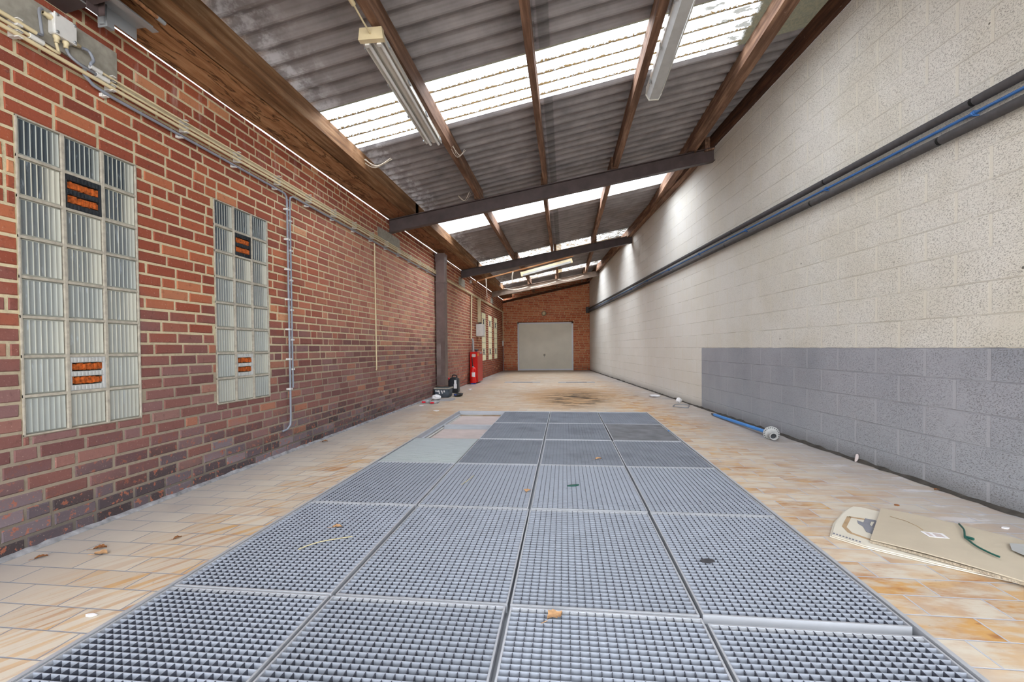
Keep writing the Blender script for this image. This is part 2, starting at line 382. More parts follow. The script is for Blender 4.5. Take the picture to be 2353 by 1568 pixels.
# ------------------------------------------------------------------ mesh builder
class MB:
    def __init__(s): s.v, s.f, s.mi, s.a, s.sm = [], [], [], [], []
    def add(s, vs, fs, mi=0, attr=None, smooth=False):
        b = len(s.v); s.v += [tuple(map(float, p)) for p in vs]
        for i, f in enumerate(fs):
            s.f.append(tuple(b + k for k in f)); s.mi.append(mi); s.sm.append(smooth)
            s.a.append(attr or (0, 0, 0))
        return s
    def hexa(s, p, mi=0, attr=None):     # 8 points: bottom 4 then top 4 (ccw)
        return s.add(p, [(3, 2, 1, 0), (4, 5, 6, 7), (0, 1, 5, 4), (1, 2, 6, 5), (2, 3, 7, 6), (3, 0, 4, 7)], mi, attr)
    def box(s, x0, x1, y0, y1, z0, z1, mi=0, attr=None):
        return s.hexa([(x0, y0, z0), (x1, y0, z0), (x1, y1, z0), (x0, y1, z0), (x0, y0, z1), (x1, y0, z1), (x1, y1, z1), (x0, y1, z1)], mi, attr)
    def cbox(s, x0, x1, y0, y1, z0, z1, c, mi=0):   # box with chamfered vertical and top edges
        def ring(d, z): return [(x0 + d, y0, z), (x1 - d, y0, z), (x1, y0 + d, z), (x1, y1 - d, z), (x1 - d, y1, z), (x0 + d, y1, z), (x0, y1 - d, z), (x0, y0 + d, z)]
        def inr(z): return [(x0 + 1.6 * c, y0 + c, z), (x1 - 1.6 * c, y0 + c, z), (x1 - c, y0 + 1.6 * c, z), (x1 - c, y1 - 1.6 * c, z), (x1 - 1.6 * c, y1 - c, z), (x0 + 1.6 * c, y1 - c, z), (x0 + c, y1 - 1.6 * c, z), (x0 + c, y0 + 1.6 * c, z)]
        rs = [inr(z0), ring(c, z0 + c), ring(c, z1 - c), inr(z1)]
        vs = sum(rs, []); fs = [tuple(range(7, -1, -1)), tuple(range(24, 32))]
        for k in range(3):
            for i in range(8): j = (i + 1) % 8; fs.append((8 * k + i, 8 * k + j, 8 * k + 8 + j, 8 * k + 8 + i))
        return s.add(vs, fs, mi)
    def bar(s, p0, p1, w, h, up=(0, 0, 1), mi=0, cut=None):   # p = centre of the underside; cut: direction of both end faces in plan
        p0, p1 = Vector(p0), Vector(p1); d = (p1 - p0).normalized(); up = Vector(up)
        sd = d.cross(up).normalized() * (w / 2); U = up * h
        return s.hexa([p0 - sd, p0 + sd, p1 + sd, p1 - sd, p0 - sd + U, p0 + sd + U, p1 + sd + U, p1 - sd + U][:8], mi)
    def tube(s, pts, r, n=10, mi=0, caps=True, smooth=True):
        pts = [Vector(p) for p in pts]; rs = r if isinstance(r, (list, tuple)) else [r] * len(pts)
        vs = []; prev = None
        for i, p in enumerate(pts):
            d = (pts[min(i + 1, len(pts) - 1)] - pts[max(i - 1, 0)]).normalized()
            a = prev - d * prev.dot(d) if prev and (prev - d * prev.dot(d)).length > .01 else (d.cross(Vector((0, 0, 1))) if abs(d.z) < .95 else d.cross(Vector((1, 0, 0))))
            a.normalize(); prev = a; b = d.cross(a)
            vs += [p + (a * math.cos(2 * PI * k / n) + b * math.sin(2 * PI * k / n)) * rs[i] for k in range(n)]
        fs = [(i * n + k, i * n + (k + 1) % n, (i + 1) * n + (k + 1) % n, (i + 1) * n + k) for i in range(len(pts) - 1) for k in range(n)]
        s.add(vs, fs, mi, None, smooth)
        if caps: s.add(vs[:n][::-1], [tuple(range(n))], mi); s.add(vs[-n:], [tuple(range(n))], mi)
        return s
    def lathe(s, c, prof, n=24, axis=(0, 0, 1), mi=0, smooth=True):   # prof: (r, h) along the axis
        ax = Vector(axis).normalized(); a = ax.cross(Vector((0, 0, 1))) if abs(ax.z) < .9 else Vector((1, 0, 0)); a.normalize(); b = ax.cross(a); c = Vector(c)
        vs = [c + ax * h + (a * math.cos(2 * PI * k / n) + b * math.sin(2 * PI * k / n)) * max(r, 1e-4) for r, h in prof for k in range(n)]
        fs = [(i * n + k, i * n + (k + 1) % n, (i + 1) * n + (k + 1) % n, (i + 1) * n + k) for i in range(len(prof) - 1) for k in range(n)]
        return s.add(vs, fs, mi, None, smooth)
    def prism(s, poly, z0, z1, mi=0):      # flat polygon in plan
        n = len(poly); z0f = z0 if callable(z0) else (lambda x, y: z0); z1f = z1 if callable(z1) else (lambda x, y: z1)
        vs = [(x, y, z0f(x, y)) for x, y in poly] + [(x, y, z1f(x, y)) for x, y in poly]
        fs = [tuple(range(n - 1, -1, -1)), tuple(range(n, 2 * n))] + [(i, (i + 1) % n, n + (i + 1) % n, n + i) for i in range(n)]
        return s.add(vs, fs, mi)
    def xf(s, mtx, start=0):
        for i in range(start, len(s.v)): s.v[i] = tuple(mtx @ Vector(s.v[i]))
        return s
    def build(s, name, mats, parent=None, origin=None, use_attr=False):
        if not isinstance(mats, (list, tuple)): mats = [mats]
        if parent is not None:
            o0 = Vector(parent['_w']) if '_w' in parent else parent.location.copy()
            loc = Vector((0, 0, 0)); w = o0
        else:
            if origin is None:
                xs, ys, zz = zip(*s.v)
                origin = ((min(xs) + max(xs)) / 2, (min(ys) + max(ys)) / 2, min(zz))
            o0 = Vector(origin); loc = o0; w = o0
        me = bpy.data.meshes.new(name)
        me.from_pydata([tuple(Vector(p) - o0) for p in s.v], [], s.f)
        for m in mats: me.materials.append(m)
        me.polygons.foreach_set('material_index', s.mi); me.polygons.foreach_set('use_smooth', s.sm)
        if use_attr:
            at = me.attributes.new('rnd', 'FLOAT_VECTOR', 'FACE'); at.data.foreach_set('vector', [q for t in s.a for q in t])
        me.update()
        o = bpy.data.objects.new(name, me); COL.objects.link(o); o.location = loc
        if parent is not None: o.parent = parent
        o['_w'] = tuple(w); return o

def thing(name, label, cat, loc, group=None, kind=None):
    o = bpy.data.objects.new(name, None); COL.objects.link(o); o.location = loc; o.empty_display_size = .1
    o['_w'] = tuple(loc); tag(o, label, cat, group, kind); return o
def tag(o, label=None, cat=None, group=None, kind=None):
    if label: o['label'] = label
    if cat: o['category'] = cat
    if group: o['group'] = group
    if kind: o['kind'] = kind
    return o
def copy_tree(o):
    c = o.copy(); COL.objects.link(c)
    for ch in o.children:
        d = ch.copy(); COL.objects.link(d); d.parent = c
        for g in ch.children:
            e = g.copy(); COL.objects.link(e); e.parent = d
    return c

# ------------------------------------------------------------------ walls of brick
def brick_wall(name, p0, d, nrm, L, ztop, holes, mb_brick, mb_mort, label, ch=.075, headers=.20, stretch=.21):
    p0, d, nrm = Vector(p0), Vector(d).normalized(), Vector(nrm).normalized()
    W = lambda s, z, q: p0 + d * s + Vector((0, 0, z)) + nrm * q
    mb = MB(); J = .016 if headers < .1 else .0125; dep = .006; prd = random.Random(hash(L) if False else 11)
    def brick(s0, s1, z0, z1):
        c = .006; jt = lambda: prd.uniform(-.0016, .0016)
        at = (prd.random(), prd.random(), prd.random()); q = prd.uniform(-.001, .0015)
        o = [W(s0 + jt(), z0 + jt(), -dep), W(s1 + jt(), z0 + jt(), -dep), W(s1 + jt(), z1 + jt(), -dep), W(s0 + jt(), z1 + jt(), -dep)]
        i = [W(s0 + c + jt(), z0 + c + jt(), q), W(s1 - c + jt(), z0 + c + jt(), q), W(s1 - c + jt(), z1 - c + jt(), q), W(s0 + c + jt(), z1 - c + jt(), q)]
        fs = [(4, 5, 6, 7), (0, 1, 5, 4), (1, 2, 6, 5), (2, 3, 7, 6), (3, 0, 4, 7)]
        if d.cross(Vector((0, 0, 1))).dot(nrm) < 0: fs = [f[::-1] for f in fs]
        mb.add(o + i, fs, 0, at)
    k = 0
    while k * ch < ztop(L / 2) + 1:
        z0, z1 = k * ch + J / 2, (k + 1) * ch - J / 2; zm = (z0 + z1) / 2
        s = -prd.choice((0, .055, .11, .165)) - .01 * prd.random()
        while s < L:
            l = .10 if prd.random() < headers else stretch + prd.uniform(-.004, .004)
            a, b = max(s, 0), min(s + l, L); s += l + J
            zt = min(ztop(a), ztop(b))
            if z0 > zt - .01: continue
            segs = [(a, b)]
            for (h0, h1, hz0, hz1) in holes:
                if z1 > hz0 and z0 < hz1:
                    new = []
                    for (x0, x1) in segs:
                        if x1 <= h0 or x0 >= h1: new.append((x0, x1)); continue
                        if x0 < h0: new.append((x0, h0 - .004))
                        if x1 > h1: new.append((h1 + .004, x1))
                        m0, m1 = max(x0, h0), min(x1, h1)
                        if z1 > hz1 + .02 and m1 - m0 > .02: brick(m0, m1, hz1 + .004, z1)
                        if z0 < hz0 - .02 and m1 - m0 > .02: brick(m0, m1, z0, hz0 - .004)
                    segs = new
            for (x0, x1) in segs:
                if x1 - x0 > .022: brick(x0, x1, z0, min(z1, zt))
        k += 1
    # mortar bed behind, with the openings left out
    mm = 1; cuts = sorted([(h[0], h[1], h[2], h[3]) for h in holes]); cur = 0
    def quad(s0, s1, za, zb_):
        f = [(0, 1, 2, 3)]
        if d.cross(Vector((0, 0, 1))).dot(nrm) < 0: f = [(3, 2, 1, 0)]
        mb.add([W(s0, za, -.0045), W(s1, za, -.0045), W(s1, zb_ if zb_ is not None else ztop(s1), -.0045), W(s0, zb_ if zb_ is not None else ztop(s0), -.0045)], f, mm)
    for (h0, h1, hz0, hz1) in cuts:
        if h0 > cur: quad(cur, h0, 0, None)
        if hz0 > 0: quad(h0, h1, 0, hz0)
        quad(h0, h1, hz1, None); cur = h1
    quad(cur, L, 0, None)
    # solid leaf behind, so the wall blocks light from outside
    t = .25
    for (s0, s1, za, zc) in [(0, cuts[0][0] if cuts else L, 0, None)]:
        pass
    prev = 0
    for (h0, h1, hz0, hz1) in cuts + [(L, L, 0, 0)]:
        if h0 > prev:
            mb.hexa([W(prev, 0, -t), W(h0, 0, -t), W(h0, 0, -.012), W(prev, 0, -.012), W(prev, ztop(prev), -t), W(h0, ztop(h0), -t), W(h0, ztop(h0), -.012), W(prev, ztop(prev), -.012)], mm)
        if h1 > h0:
            if hz0 > 0: mb.hexa([W(h0, 0, -t), W(h1, 0, -t), W(h1, 0, -.012), W(h0, 0, -.012), W(h0, hz0, -t), W(h1, hz0, -t), W(h1, hz0, -.012), W(h0, hz0, -.012)], mm)
            mb.hexa([W(h0, hz1, -t), W(h1, hz1, -t), W(h1, hz1, -.012), W(h0, hz1, -.012), W(h0, ztop(h0), -t), W(h1, ztop(h1), -t), W(h1, ztop(h1), -.012), W(h0, ztop(h0), -.012)], mm)
        prev = h1
    o = mb.build(name, [mb_brick, mb_mort], use_attr=True)
    tag(o, label, kind='structure'); return o

WIN = [1.923, 3.178, 14.40, 15.65, 16.97]; WW = [.627, .627, .75, .78, .78]
holes = [(w - VN, w - VN + ww, .579, 2.179) for w, ww in zip(WIN, WW)]
brick_wall('wall_left', (0, VN, 0), (0, 1, 0), (1, 0, 0), VF + .1 - VN, lambda s: zb(0, s + VN) + .205, holes, M['brick'], M['mortar'], 'long red brick wall on the left')
bd = Vector((uR(VF), 0, 0)); BL = bd.length; bd.normalize(); bn = Vector((bd.y, -bd.x, 0))
GD0, GD1 = .636, 3.06       # garage door along the back wall
brick_wall('wall_back', (0, VF, 0), bd, bn, BL + .02, lambda s: zs(bd.x * s, 20), [(GD0, GD1, 0, 2.115)], M['brick_back'], M['mortar_back'], 'orange brick end wall around the garage door', headers=.05)

# right block wall
mb = MB(); n = 40; a0, a1 = VN, 20.5
for i in range(n):
    va, vb = a0 + (a1 - a0) * i / n, a0 + (a1 - a0) * (i + 1) / n
    mb.hexa([(uR(va), va, 0), (uR(va) + .2, va, 0), (uR(vb) + .2, vb, 0), (uR(vb), vb, 0),
             (uR(va), va, zs(uR(va), va) - .168), (uR(va) + .2, va, zs(uR(va), va) + .03), (uR(vb) + .2, vb, zs(uR(vb), vb) + .03), (uR(vb), vb, zs(uR(vb), vb) - .168)])
tag(mb.build('wall_right', M['block']), 'painted concrete block wall on the right, cream above a grey dado', kind='structure')

# ------------------------------------------------------------------ floor with the pit opening
PU0, PW, PV0, PH = 1.0145, .723, .655, 1.0513
pu1, pv1 = PU0 + 4 * PW, PV0 + 6 * PH
mb = MB(); fz = -.30
def fbox(x0, x1, y0, y1, z0=fz): mb.box(x0, x1, y0, y1, z0, 0)
fbox(-.3, 6.2, -7, PV0 - .02); fbox(-.3, PU0 - .02, PV0 - .02, pv1 + .02); fbox(pu1 + .02, 6.2, PV0 - .02, pv1 + .02); fbox(-.3, 6.2, pv1 + .02, 21)
mb.box(PU0 - .02, pu1 + .02, PV0 - .02, pv1 + .02, -.42, -.40, 1)
tag(mb.build('floor', [M['floor'], M['pit']]), 'ochre and beige stone tile floor', kind='structure')

# skirting fillets
mb = MB(); random.seed(3); pr = None; vs = []; fs = []; N = 220
for i in range(N + 1):
    v = VN + (9.1 - VN) * (i / N); w = .016 + random.uniform(-.004, .004); h = .020 + random.uniform(-.005, .005)
    vs += [(0, v, h), (w * .6, v, h * .9), (w, v, .012), (w + .012, v, .001)]
for i in range(N):
    for k in range(3): fs.append((4 * i + k, 4 * i + k + 1, 4 * i + 4 + k + 1, 4 * i + 4 + k))
mb.add(vs, fs, 0, None, True)
tag(mb.build('baseboard_left', M['skirt']), 'rough grey mortar fillet along the foot of the brick wall', kind='structure')
mb = MB(); vs = []; fs = []
for i in range(N + 1):
    v = 1.5 + (20 - 1.5) * (i / N); w = .028 + random.uniform(-.014, .02) * (v < 9)
    vs += [(uR(v) - .001, v, .020 + random.uniform(-.008, .01)), (uR(v) - w, v, .002)]
for i in range(N): fs.append((2 * i, 2 * i + 1, 2 * i + 3, 2 * i + 2))
mb.add(vs, fs)
tag(mb.build('baseboard_right', M['dark_gap']), 'dark dirty gap along the foot of the block wall', kind='structure')

# ------------------------------------------------------------------ roof
BANDS = [(3.95, 4.835), (7.955, 8.84), (11.84, 12.725), (15.81, 16.695)]
US = [.38, 1.2, 2.0, 2.8, 3.6, 4.4, 5.2]
def roof_strip(mb, w0, w1, uend, fn_attr=None, step=PITCH / 10, dz=0, us=US):
    n = max(1, int(round((w1 - w0) / step)))
    for i in range(n):
        wa, wb = w0 + (w1 - w0) * i / n, w0 + (w1 - w0) * (i + 1) / n
        ue = uend(wa); uu = [u for u in us if u < ue - .1] + [ue]
        for a, b in zip(uu, uu[1:]):
            q = [(a, wa + SK * (a - .45)), (b, wa + SK * (b - .45)), (b, wb + SK * (b - .45)), (a, wb + SK * (a - .45))]
            mb.add([(x, y, roofz(x, y) + dz) for x, y in q], [(3, 2, 1, 0)], 0, fn_attr((i + .5) / n) if fn_attr else None, True)
ue = lambda w: uR(w + .4) + .16
mb = MB(); cur = -1.3
for (b0, b1) in BANDS + [(19.7, 19.7)]:
    roof_strip(mb, cur, b0 + .02, ue); cur = b1 - .02
for (u0, u1) in ((2.46, 2.57),):           # lap joint of the two sheet rows
    for (w0, w1) in [(-1.3, 3.94), (4.845, 7.945), (8.85, 11.83), (12.735, 15.8), (16.705, 19.6)]:
        roof_strip(mb, w0, w1, lambda w: u1, us=[u0], dz=-.007)
tag(mb.build('ceiling', M['sheet']), 'dark grey corrugated fibre cement roof sheets', kind='structure')
SKL = ['stained translucent corrugated skylight strip nearest the camera', 'clean white skylight strip just behind the first long steel beam',
       'mossy skylight strip just before the second long steel beam', 'skylight strip behind the hanging lamp, before the third beam']
for i, (b0, b1) in enumerate(BANDS):
    mb = MB(); e = (1., .22, 1., 1.)[i]
    roof_strip(mb, b0 - .01, b1 + .01, ue, lambda t, e=e, i=i: (t, e, 1. if i > 1 else 0.), dz=.004)
    o = mb.build('window_%d' % (i + 6), M['skylight'], use_attr=True); tag(o, SKL[i], kind='structure')

# steel beams ------------------------------------------------------
def ibeam(p0, p1, hgt=.20, wid=.10, t=.009, tw=.007):
    mb = MB(); p0, p1 = Vector(p0), Vector(p1)
    mb.bar(p0, p1, wid, t); mb.bar(p0 + Vector((0, 0, hgt - t)), p1 + Vector((0, 0, hgt - t)), wid, t)
    mb.bar(p0 + Vector((0, 0, t)), p1 + Vector((0, 0, t)), tw, hgt - 2 * t); return mb
BEAMS = [(2.04, 2.18), (6.70, 7.01), (11.55, 12.01), (16.5, 17.03)]
def bp(i, u):
    v0, v1 = BEAMS[i]; return v0 + (v1 - v0) * u / uR(v1)
bl = ['brown steel beam at the very top left corner, resting on the grey concrete pad', 'longest brown steel roof beam, nearest complete one across the shed',
      'second steel roof beam across the shed, just before the hanging lamp', 'third dusty steel roof beam, just behind the hanging lamp']
for i, (v0, v1) in enumerate(BEAMS):
    ur = uR(v1) + .01
    dz = .095 if i == 0 else 0; mb = ibeam((-.01, v0, zb(0, v0) + dz), (ur, v1, zb(ur, v1) + dz), wid=.26 if i == 0 else .10, hgt=.2)
    o = mb.build('steel_beam', M['steel_dusty' if i == 3 else 'steel']); tag(o, bl[i], 'beam', 'steel roof beams')
# wall plate by the back wall
mb = MB(); mb.bar((.0, 19.44, 2.955), (uR(19.44), 19.44, 3.745), .10, .09)
tag(mb.build('wall_plate', M['dark_wood']), 'thin black sloping timber plate along the top of the end wall', 'timber')
# concrete pads
def pad(v0, v1, z0, z1, lab):
    mb = MB(); random.seed(int(v0 * 100)); poly = []
    n = 7
    for k in range(n): poly.append((v0 + (v1 - v0) * k / (n - 1), z0 + random.uniform(-.008, .008)))
    for k in range(n): poly.append((v1 - (v1 - v0) * k / (n - 1), z1 + random.uniform(-.008, .008)))
    m = len(poly); vs = [(-.01, y, z) for y, z in poly] + [(.006, y, z) for y, z in poly]
    mb.add(vs, [tuple(range(m, 2 * m))[::1]] + [(i, (i + 1) % m, m + (i + 1) % m, m + i) for i in range(m)])
    tag(mb.build('concrete_pad', M['concrete']), lab, 'pad', 'concrete beam pads')
pad(.9, 2.44, 2.62, 2.80, 'long grey concrete pad behind the junction box at top left')
pad(6.25, 7.12, 2.64, 2.79, 'grey concrete pad in the brick under the longest beam')
pad(11.25, 11.95, 2.64, 2.83, 'grey concrete pad in the brick under the second beam')
pad(16.2, 16.8, 2.66, 2.87, 'grey concrete pad in the brick under the third beam')

# purlins ----------------------------------------------------------
BAYS = [(-1.2, 1), (1, 2), (2, 3), (3, 4)]
def vlim(bi, u, end):
    if bi == 0 and not end: return -1.2
    if end and bi == 3: return 19.38
    k = (bi + 1) if end else bi
    return bp(k, u) + (.09 if end else -.09)
bayname = ['in the nearest bay', 'in the second bay', 'in the hanging lamp bay', 'in the last bay']
for li, (u, w, nm) in enumerate([(1.41, .065, 'first thin timber purlin from the brick wall'), (2.417, .062, 'middle timber purlin'), (3.46, .075, 'third timber purlin, right of the middle'), (4.575, .13, 'thick timber purlin close to the block wall')]):
    for bi in range(4):
        du = (.035 if bi % 2 == 0 else -.035) if li < 3 else 0
        uu = u + du if bi else u
        va, vb = vlim(bi, uu, False), vlim(bi, uu, True)
        if li == 3:
            if bi == 1: vb = 9.9
            if bi > 1: continue
        mb = MB(); nseg = 10; wob = random.Random(li * 7 + bi)
        pts = []
        for k in range(nseg + 1):
            v = va + (vb - va) * k / nseg; pts.append((uu + wob.uniform(-.004, .004), v, zb(uu, v) + .20))
        vs = []; fs = []; hh = .168
        for (x, y, z) in pts: vs += [(x - w / 2, y, z), (x + w / 2, y, z), (x + w / 2, y, z + hh), (x - w / 2, y, z + hh)]
        for k in range(nseg):
            for j in range(4): jj = (j + 1) % 4; fs.append((4 * k + j, 4 * k + 4 + j, 4 * k + 4 + jj, 4 * k + jj))
        fs += [(0, 1, 2, 3), (4 * nseg + 3, 4 * nseg + 2, 4 * nseg + 1, 4 * nseg)]
        mb.add(vs, fs); o = mb.build('roof_purlin', M['purlin']); tag(o, nm + ' ' + bayname[bi], 'purlin', 'timber roof purlins')
# wall plate along the block wall, one timber per bay
for bi in range(4):
    va = -1.2 if bi == 0 else bp(bi, 5) - .05; vb = 19.42 if bi == 3 else bp(bi + 1, 5) + (.0)
    mb = MB(); x0 = lambda v: uR(v) - .05
    d = (.0, .02, .0, .02)[bi]
    q = [(uR(va) - .07, va), (uR(va) - .005, va), (uR(vb) - .005, vb), (uR(vb) - .07, vb)]
    if bi: q = [(uR(va) - .14, va), (uR(va) - .005, va), (uR(vb) - .005, vb), (uR(vb) - .14, vb)]
    mb.prism(q, lambda x, y: zs(x, y) - .172 - (.03 if bi else 0), lambda x, y: zs(x, y) - .004)
    tag(mb.build('wall_plate', M['dark_wood'] if bi == 0 else M['purlin']), 'dark timber plate on top of the block wall ' + bayname[bi], 'timber', 'timber wall plates')
# left eaves timbers and soffit boards
for bi in range(4):
    va, vb = vlim(bi, .4, False), vlim(bi, .4, True); va += .05 if bi else 0
    mb = MB(); mb.prism([(.34, va), (.43, va), (.43, vb), (.34, vb)], lambda x, y: zb(x, y) + .203 - .06 * (bi == 9), lambda x, y: zs(x, y) - .003)
    mb.prism([(.28, va), (.336, va), (.336, vb), (.28, vb)], lambda x, y: zb(x, y) + .208, lambda x, y: zb(x, y) + .30)
    tag(mb.build('eaves_beam', M['fascia']), 'heavy weathered double timber along the low eaves ' + bayname[bi], 'timber', 'eaves timbers')
    mb = MB(); r = random.Random(bi); n = 24; vs = []; fs = []
    for k in range(n + 1):
        v = va + (vb - va) * k / n
        for j in range(4):
            x = .278 * j / 3; vs.append((x, v, zb(0, v) + .212 + .045 * (x / .29) + r.uniform(-.004, .004)))
    for k in range(n):
        for j in range(3): a = 4 * k + j; fs.append((a, a + 4, a + 5, a + 1))
    mb.add(vs, fs); m0 = len(mb.v)
    mb.prism([(.002, va), (.278, va), (.278, vb), (.002, vb)], lambda x, y: zb(0, y) + .225 + .05 * x / .29, lambda x, y: zb(0, y) + .245 + .05 * x / .29)
    tag(mb.build('soffit_board', M['soffit']), 'orange brown decayed plywood soffit board over the brick wall ' + bayname[bi], 'board', 'soffit boards')

# ------------------------------------------------------------------ glass block windows
def glass_window(idx, v0, lit, label):
    zb0, bw, bh = .579, WW[idx - 1] / 3, .20; ww = WW[idx - 1]
    root = thing('window_%d' % idx, label, None, (0, v0 + .315, zb0), kind='structure')
    mb = MB()       # mortar grid
    J = .014
    for c in range(4):
        if lit and c in (1, 2): continue
        y = v0 + c * bw; mb.box(-.10, .004, y - J / 2 if c else y, y + J / 2 if c < 3 else y, zb0, zb0 + 1.6)
    for r in range(9):
        z = zb0 + r * bh; mb.box(-.10, .002, v0, v0 + ww, z - J / 2 if r else z, z + J / 2 if r < 8 else z)
    mb.box(-.14, -.11, v0 - .02, v0 + ww + .02, zb0 - .02, zb0 + 1.62)  # plate added behind the blocks to stop outside light leaking through the louvres
    mb.build('mortar_and_backing', M['frame_mortar'], root)
    mb = MB(); rr = random.Random(idx)
    for r in range(8):
        for c in range(3):
            if c == 1 and r in (1, 6): continue
            JJ = .002 if lit else J; y0, y1 = v0 + c * bw + JJ / 2, v0 + (c + 1) * bw - JJ / 2; z0, z1 = zb0 + r * bh + J / 2, zb0 + (r + 1) * bh - J / 2
            n = 56 if not lit else 3; rnd = rr.random(); b = .008; h = r / 7
            for k in range(n):
                ya, yb = y0 + b + (y1 - y0 - 2 * b) * k / n, y0 + b + (y1 - y0 - 2 * b) * (k + 1) / n
                xa = -.004 - .0025 * abs(math.sin(PI * 7 * k / n)) if n > 3 else -.004; xb = -.004 - .0025 * abs(math.sin(PI * 7 * (k + 1) / n)) if n > 3 else -.004
                mb.add([(xa, ya, z0 + b), (xb, yb, z0 + b), (xb, yb, z1 - b), (xa, ya, z1 - b)], [(0, 1, 2, 3)], 0, ((k + .5) / n, rnd, h))
            for (p, q) in (((y0, z0), (y1, z0)), ((y1, z0), (y1, z1)), ((y1, z1), (y0, z1)), ((y0, z1), (y0, z0))):
                ym, zm = (y0 + y1) / 2, (z0 + z1) / 2
                ins = lambda a: (a[0] + b * (1 if a[0] < ym else -1), a[1] + b * (1 if a[1] < zm else -1))
                pi, qi = ins(p), ins(q)
                mb.add([(-.012, *p), (-.012, *q), (-.004, *qi), (-.004, *pi)], [(0, 1, 2, 3)], 0, (.95, rnd, h * .3))
            mb.add([(-.09, y0, z0), (-.09, y1, z0), (-.09, y1, z1), (-.09, y0, z1)], [(0, 1, 2, 3)], 0, (.9, rnd, h))
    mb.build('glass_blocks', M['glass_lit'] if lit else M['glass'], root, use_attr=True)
    for r in (1, 6):    # ventilation blocks with two louvres
        z0, z1 = zb0 + r * bh + .008, zb0 + (r + 1) * bh - .008; y0, y1 = v0 + bw + .008, v0 + 2 * bw - .008
        mb = MB(); mb.box(-.02, -.002, y0, y1, z0, z0 + .03); mb.box(-.02, -.002, y0, y1, z1 - .03, z1); mb.box(-.02, -.002, y0, y1, (z0 + z1) / 2 - .014, (z0 + z1) / 2 + .014)
        for k in range(10):
            y = y0 + (y1 - y0) * (k + .3) / 10
            for (a, b) in ((z0, z0 + .03), (z1 - .03, z1), ((z0 + z1) / 2 - .014, (z0 + z1) / 2 + .014)): mb.box(-.003, .002, y, y + .009, a + .003, b - .003)
        mb.box(-.02, -.001, y0, y0 + .012, z0, z1); mb.box(-.02, -.001, y1 - .012, y1, z0, z1)
        vt = mb.build('ventilation_block', M['black'] if r == 6 and not lit else M['diffuser'], root)
        mb = MB(); q = random.Random(r + idx)
        for (za, zc) in ((z0 + .032, (z0 + z1) / 2 - .016), ((z0 + z1) / 2 + .016, z1 - .032)):
            n = 16
            for k in range(n):
                ya = y0 + .014 + (y1 - y0 - .028) * k / n; d = q.uniform(.0, .008)
                mb.box(-.03, -.013 + d, ya, ya + (y1 - y0 - .028) / n, za + q.uniform(.002, .008), zc - q.uniform(.0, .008))
        mb.build('louvre', M['rust_orange'] if not lit else M['black'], vt)
wl = ['large glass block window in the foreground brick wall, beside the left edge', 'second glass block window, left of the vertical grey conduits',
      'pale lit glass block window partly behind the grey box near the end wall', 'middle pale lit glass block window of the three near the end wall', 'pale lit glass block window closest to the end wall']
for i, w in enumerate(WIN): glass_window(i + 1, w, i > 1, wl[i])

# ------------------------------------------------------------------ garage door
def BW(s, z, q): return tuple(Vector((0, VF, z)) + bd * s + bn * q)
root = thing('door_1', 'closed cream up-and-over garage door in a white frame', None, BW((GD0 + GD1) / 2, 0, 0), kind='structure')
def bbox(mb, s0, s1, z0, z1, q0, q1): mb.hexa([BW(s0, z0, q1), BW(s1, z0, q1), BW(s1, z0, q0), BW(s0, z0, q0), BW(s0, z1, q1), BW(s1, z1, q1), BW(s1, z1, q0), BW(s0, z1, q0)])
mb = MB(); z1 = 2.09
bbox(mb, GD0, GD0 + .065, 0, z1, -.10, .015); bbox(mb, GD1 - .065, GD1, 0, z1, -.10, .015); bbox(mb, GD0, GD1, z1 - .05, z1, -.1, .015); bbox(mb, GD0, GD1, 0.005, .07, -.1, .012)
mb.build('door_frame', M['door_white'], root)
mb = MB(); n = 13; a, b = GD0 + .066, GD1 - .066
for k in range(n):
    s0, s1 = a + (b - a) * k / n, a + (b - a) * (k + 1) / n
    bbox(mb, s0 + .004, s1 - .004, .072, z1 - .052, -.06, -.020)
bbox(mb, a, b, .072, z1 - .052, -.06, -.024)
dp = mb.build('door_panel', M['door_cream'], root)
mb = MB(); bbox(mb, 1.77, 1.85, .64, .72, -.02, -.005); hs = mb.build('handle', M['brass'], root)
mb = MB(); mb.lathe(BW(1.81, .68, -.005), [(.0, .045), (.022, .045), (.026, .03), (.014, .02), (.014, 0)], 14, bn); mb.tube([BW(1.81, .67, .03), BW(1.80, .58, .035)], .009, 8)
mb.build('knob', M['galv'], hs)
mb = MB(); bbox(mb, GD0 - .01, GD1 + .01, z1, z1 + .025, -.1, .012)
tag(mb.build('trim_1', M['dark_wood']), 'dark slot over the garage door', kind='structure')
# bulkhead lamp above the door
root = thing('bulkhead_lamp', 'small oval bulkhead lamp on the end wall above the garage door', 'lamp', BW(1.80, 2.42, 0))
mb = MB(); mb.lathe(BW(1.80, 2.48, 0), [(.10, 0), (.105, .03), (.09, .045), (.075, .045)], 20, bn); mb.build('lamp_base', M['brass'], root)
mb = MB(); mb.lathe(BW(1.80, 2.48, .04), [(.075, 0), (.07, .03), (.05, .055), (.0, .065)], 20, bn); mb.build('lamp_glass', M['cream_pvc'], root)

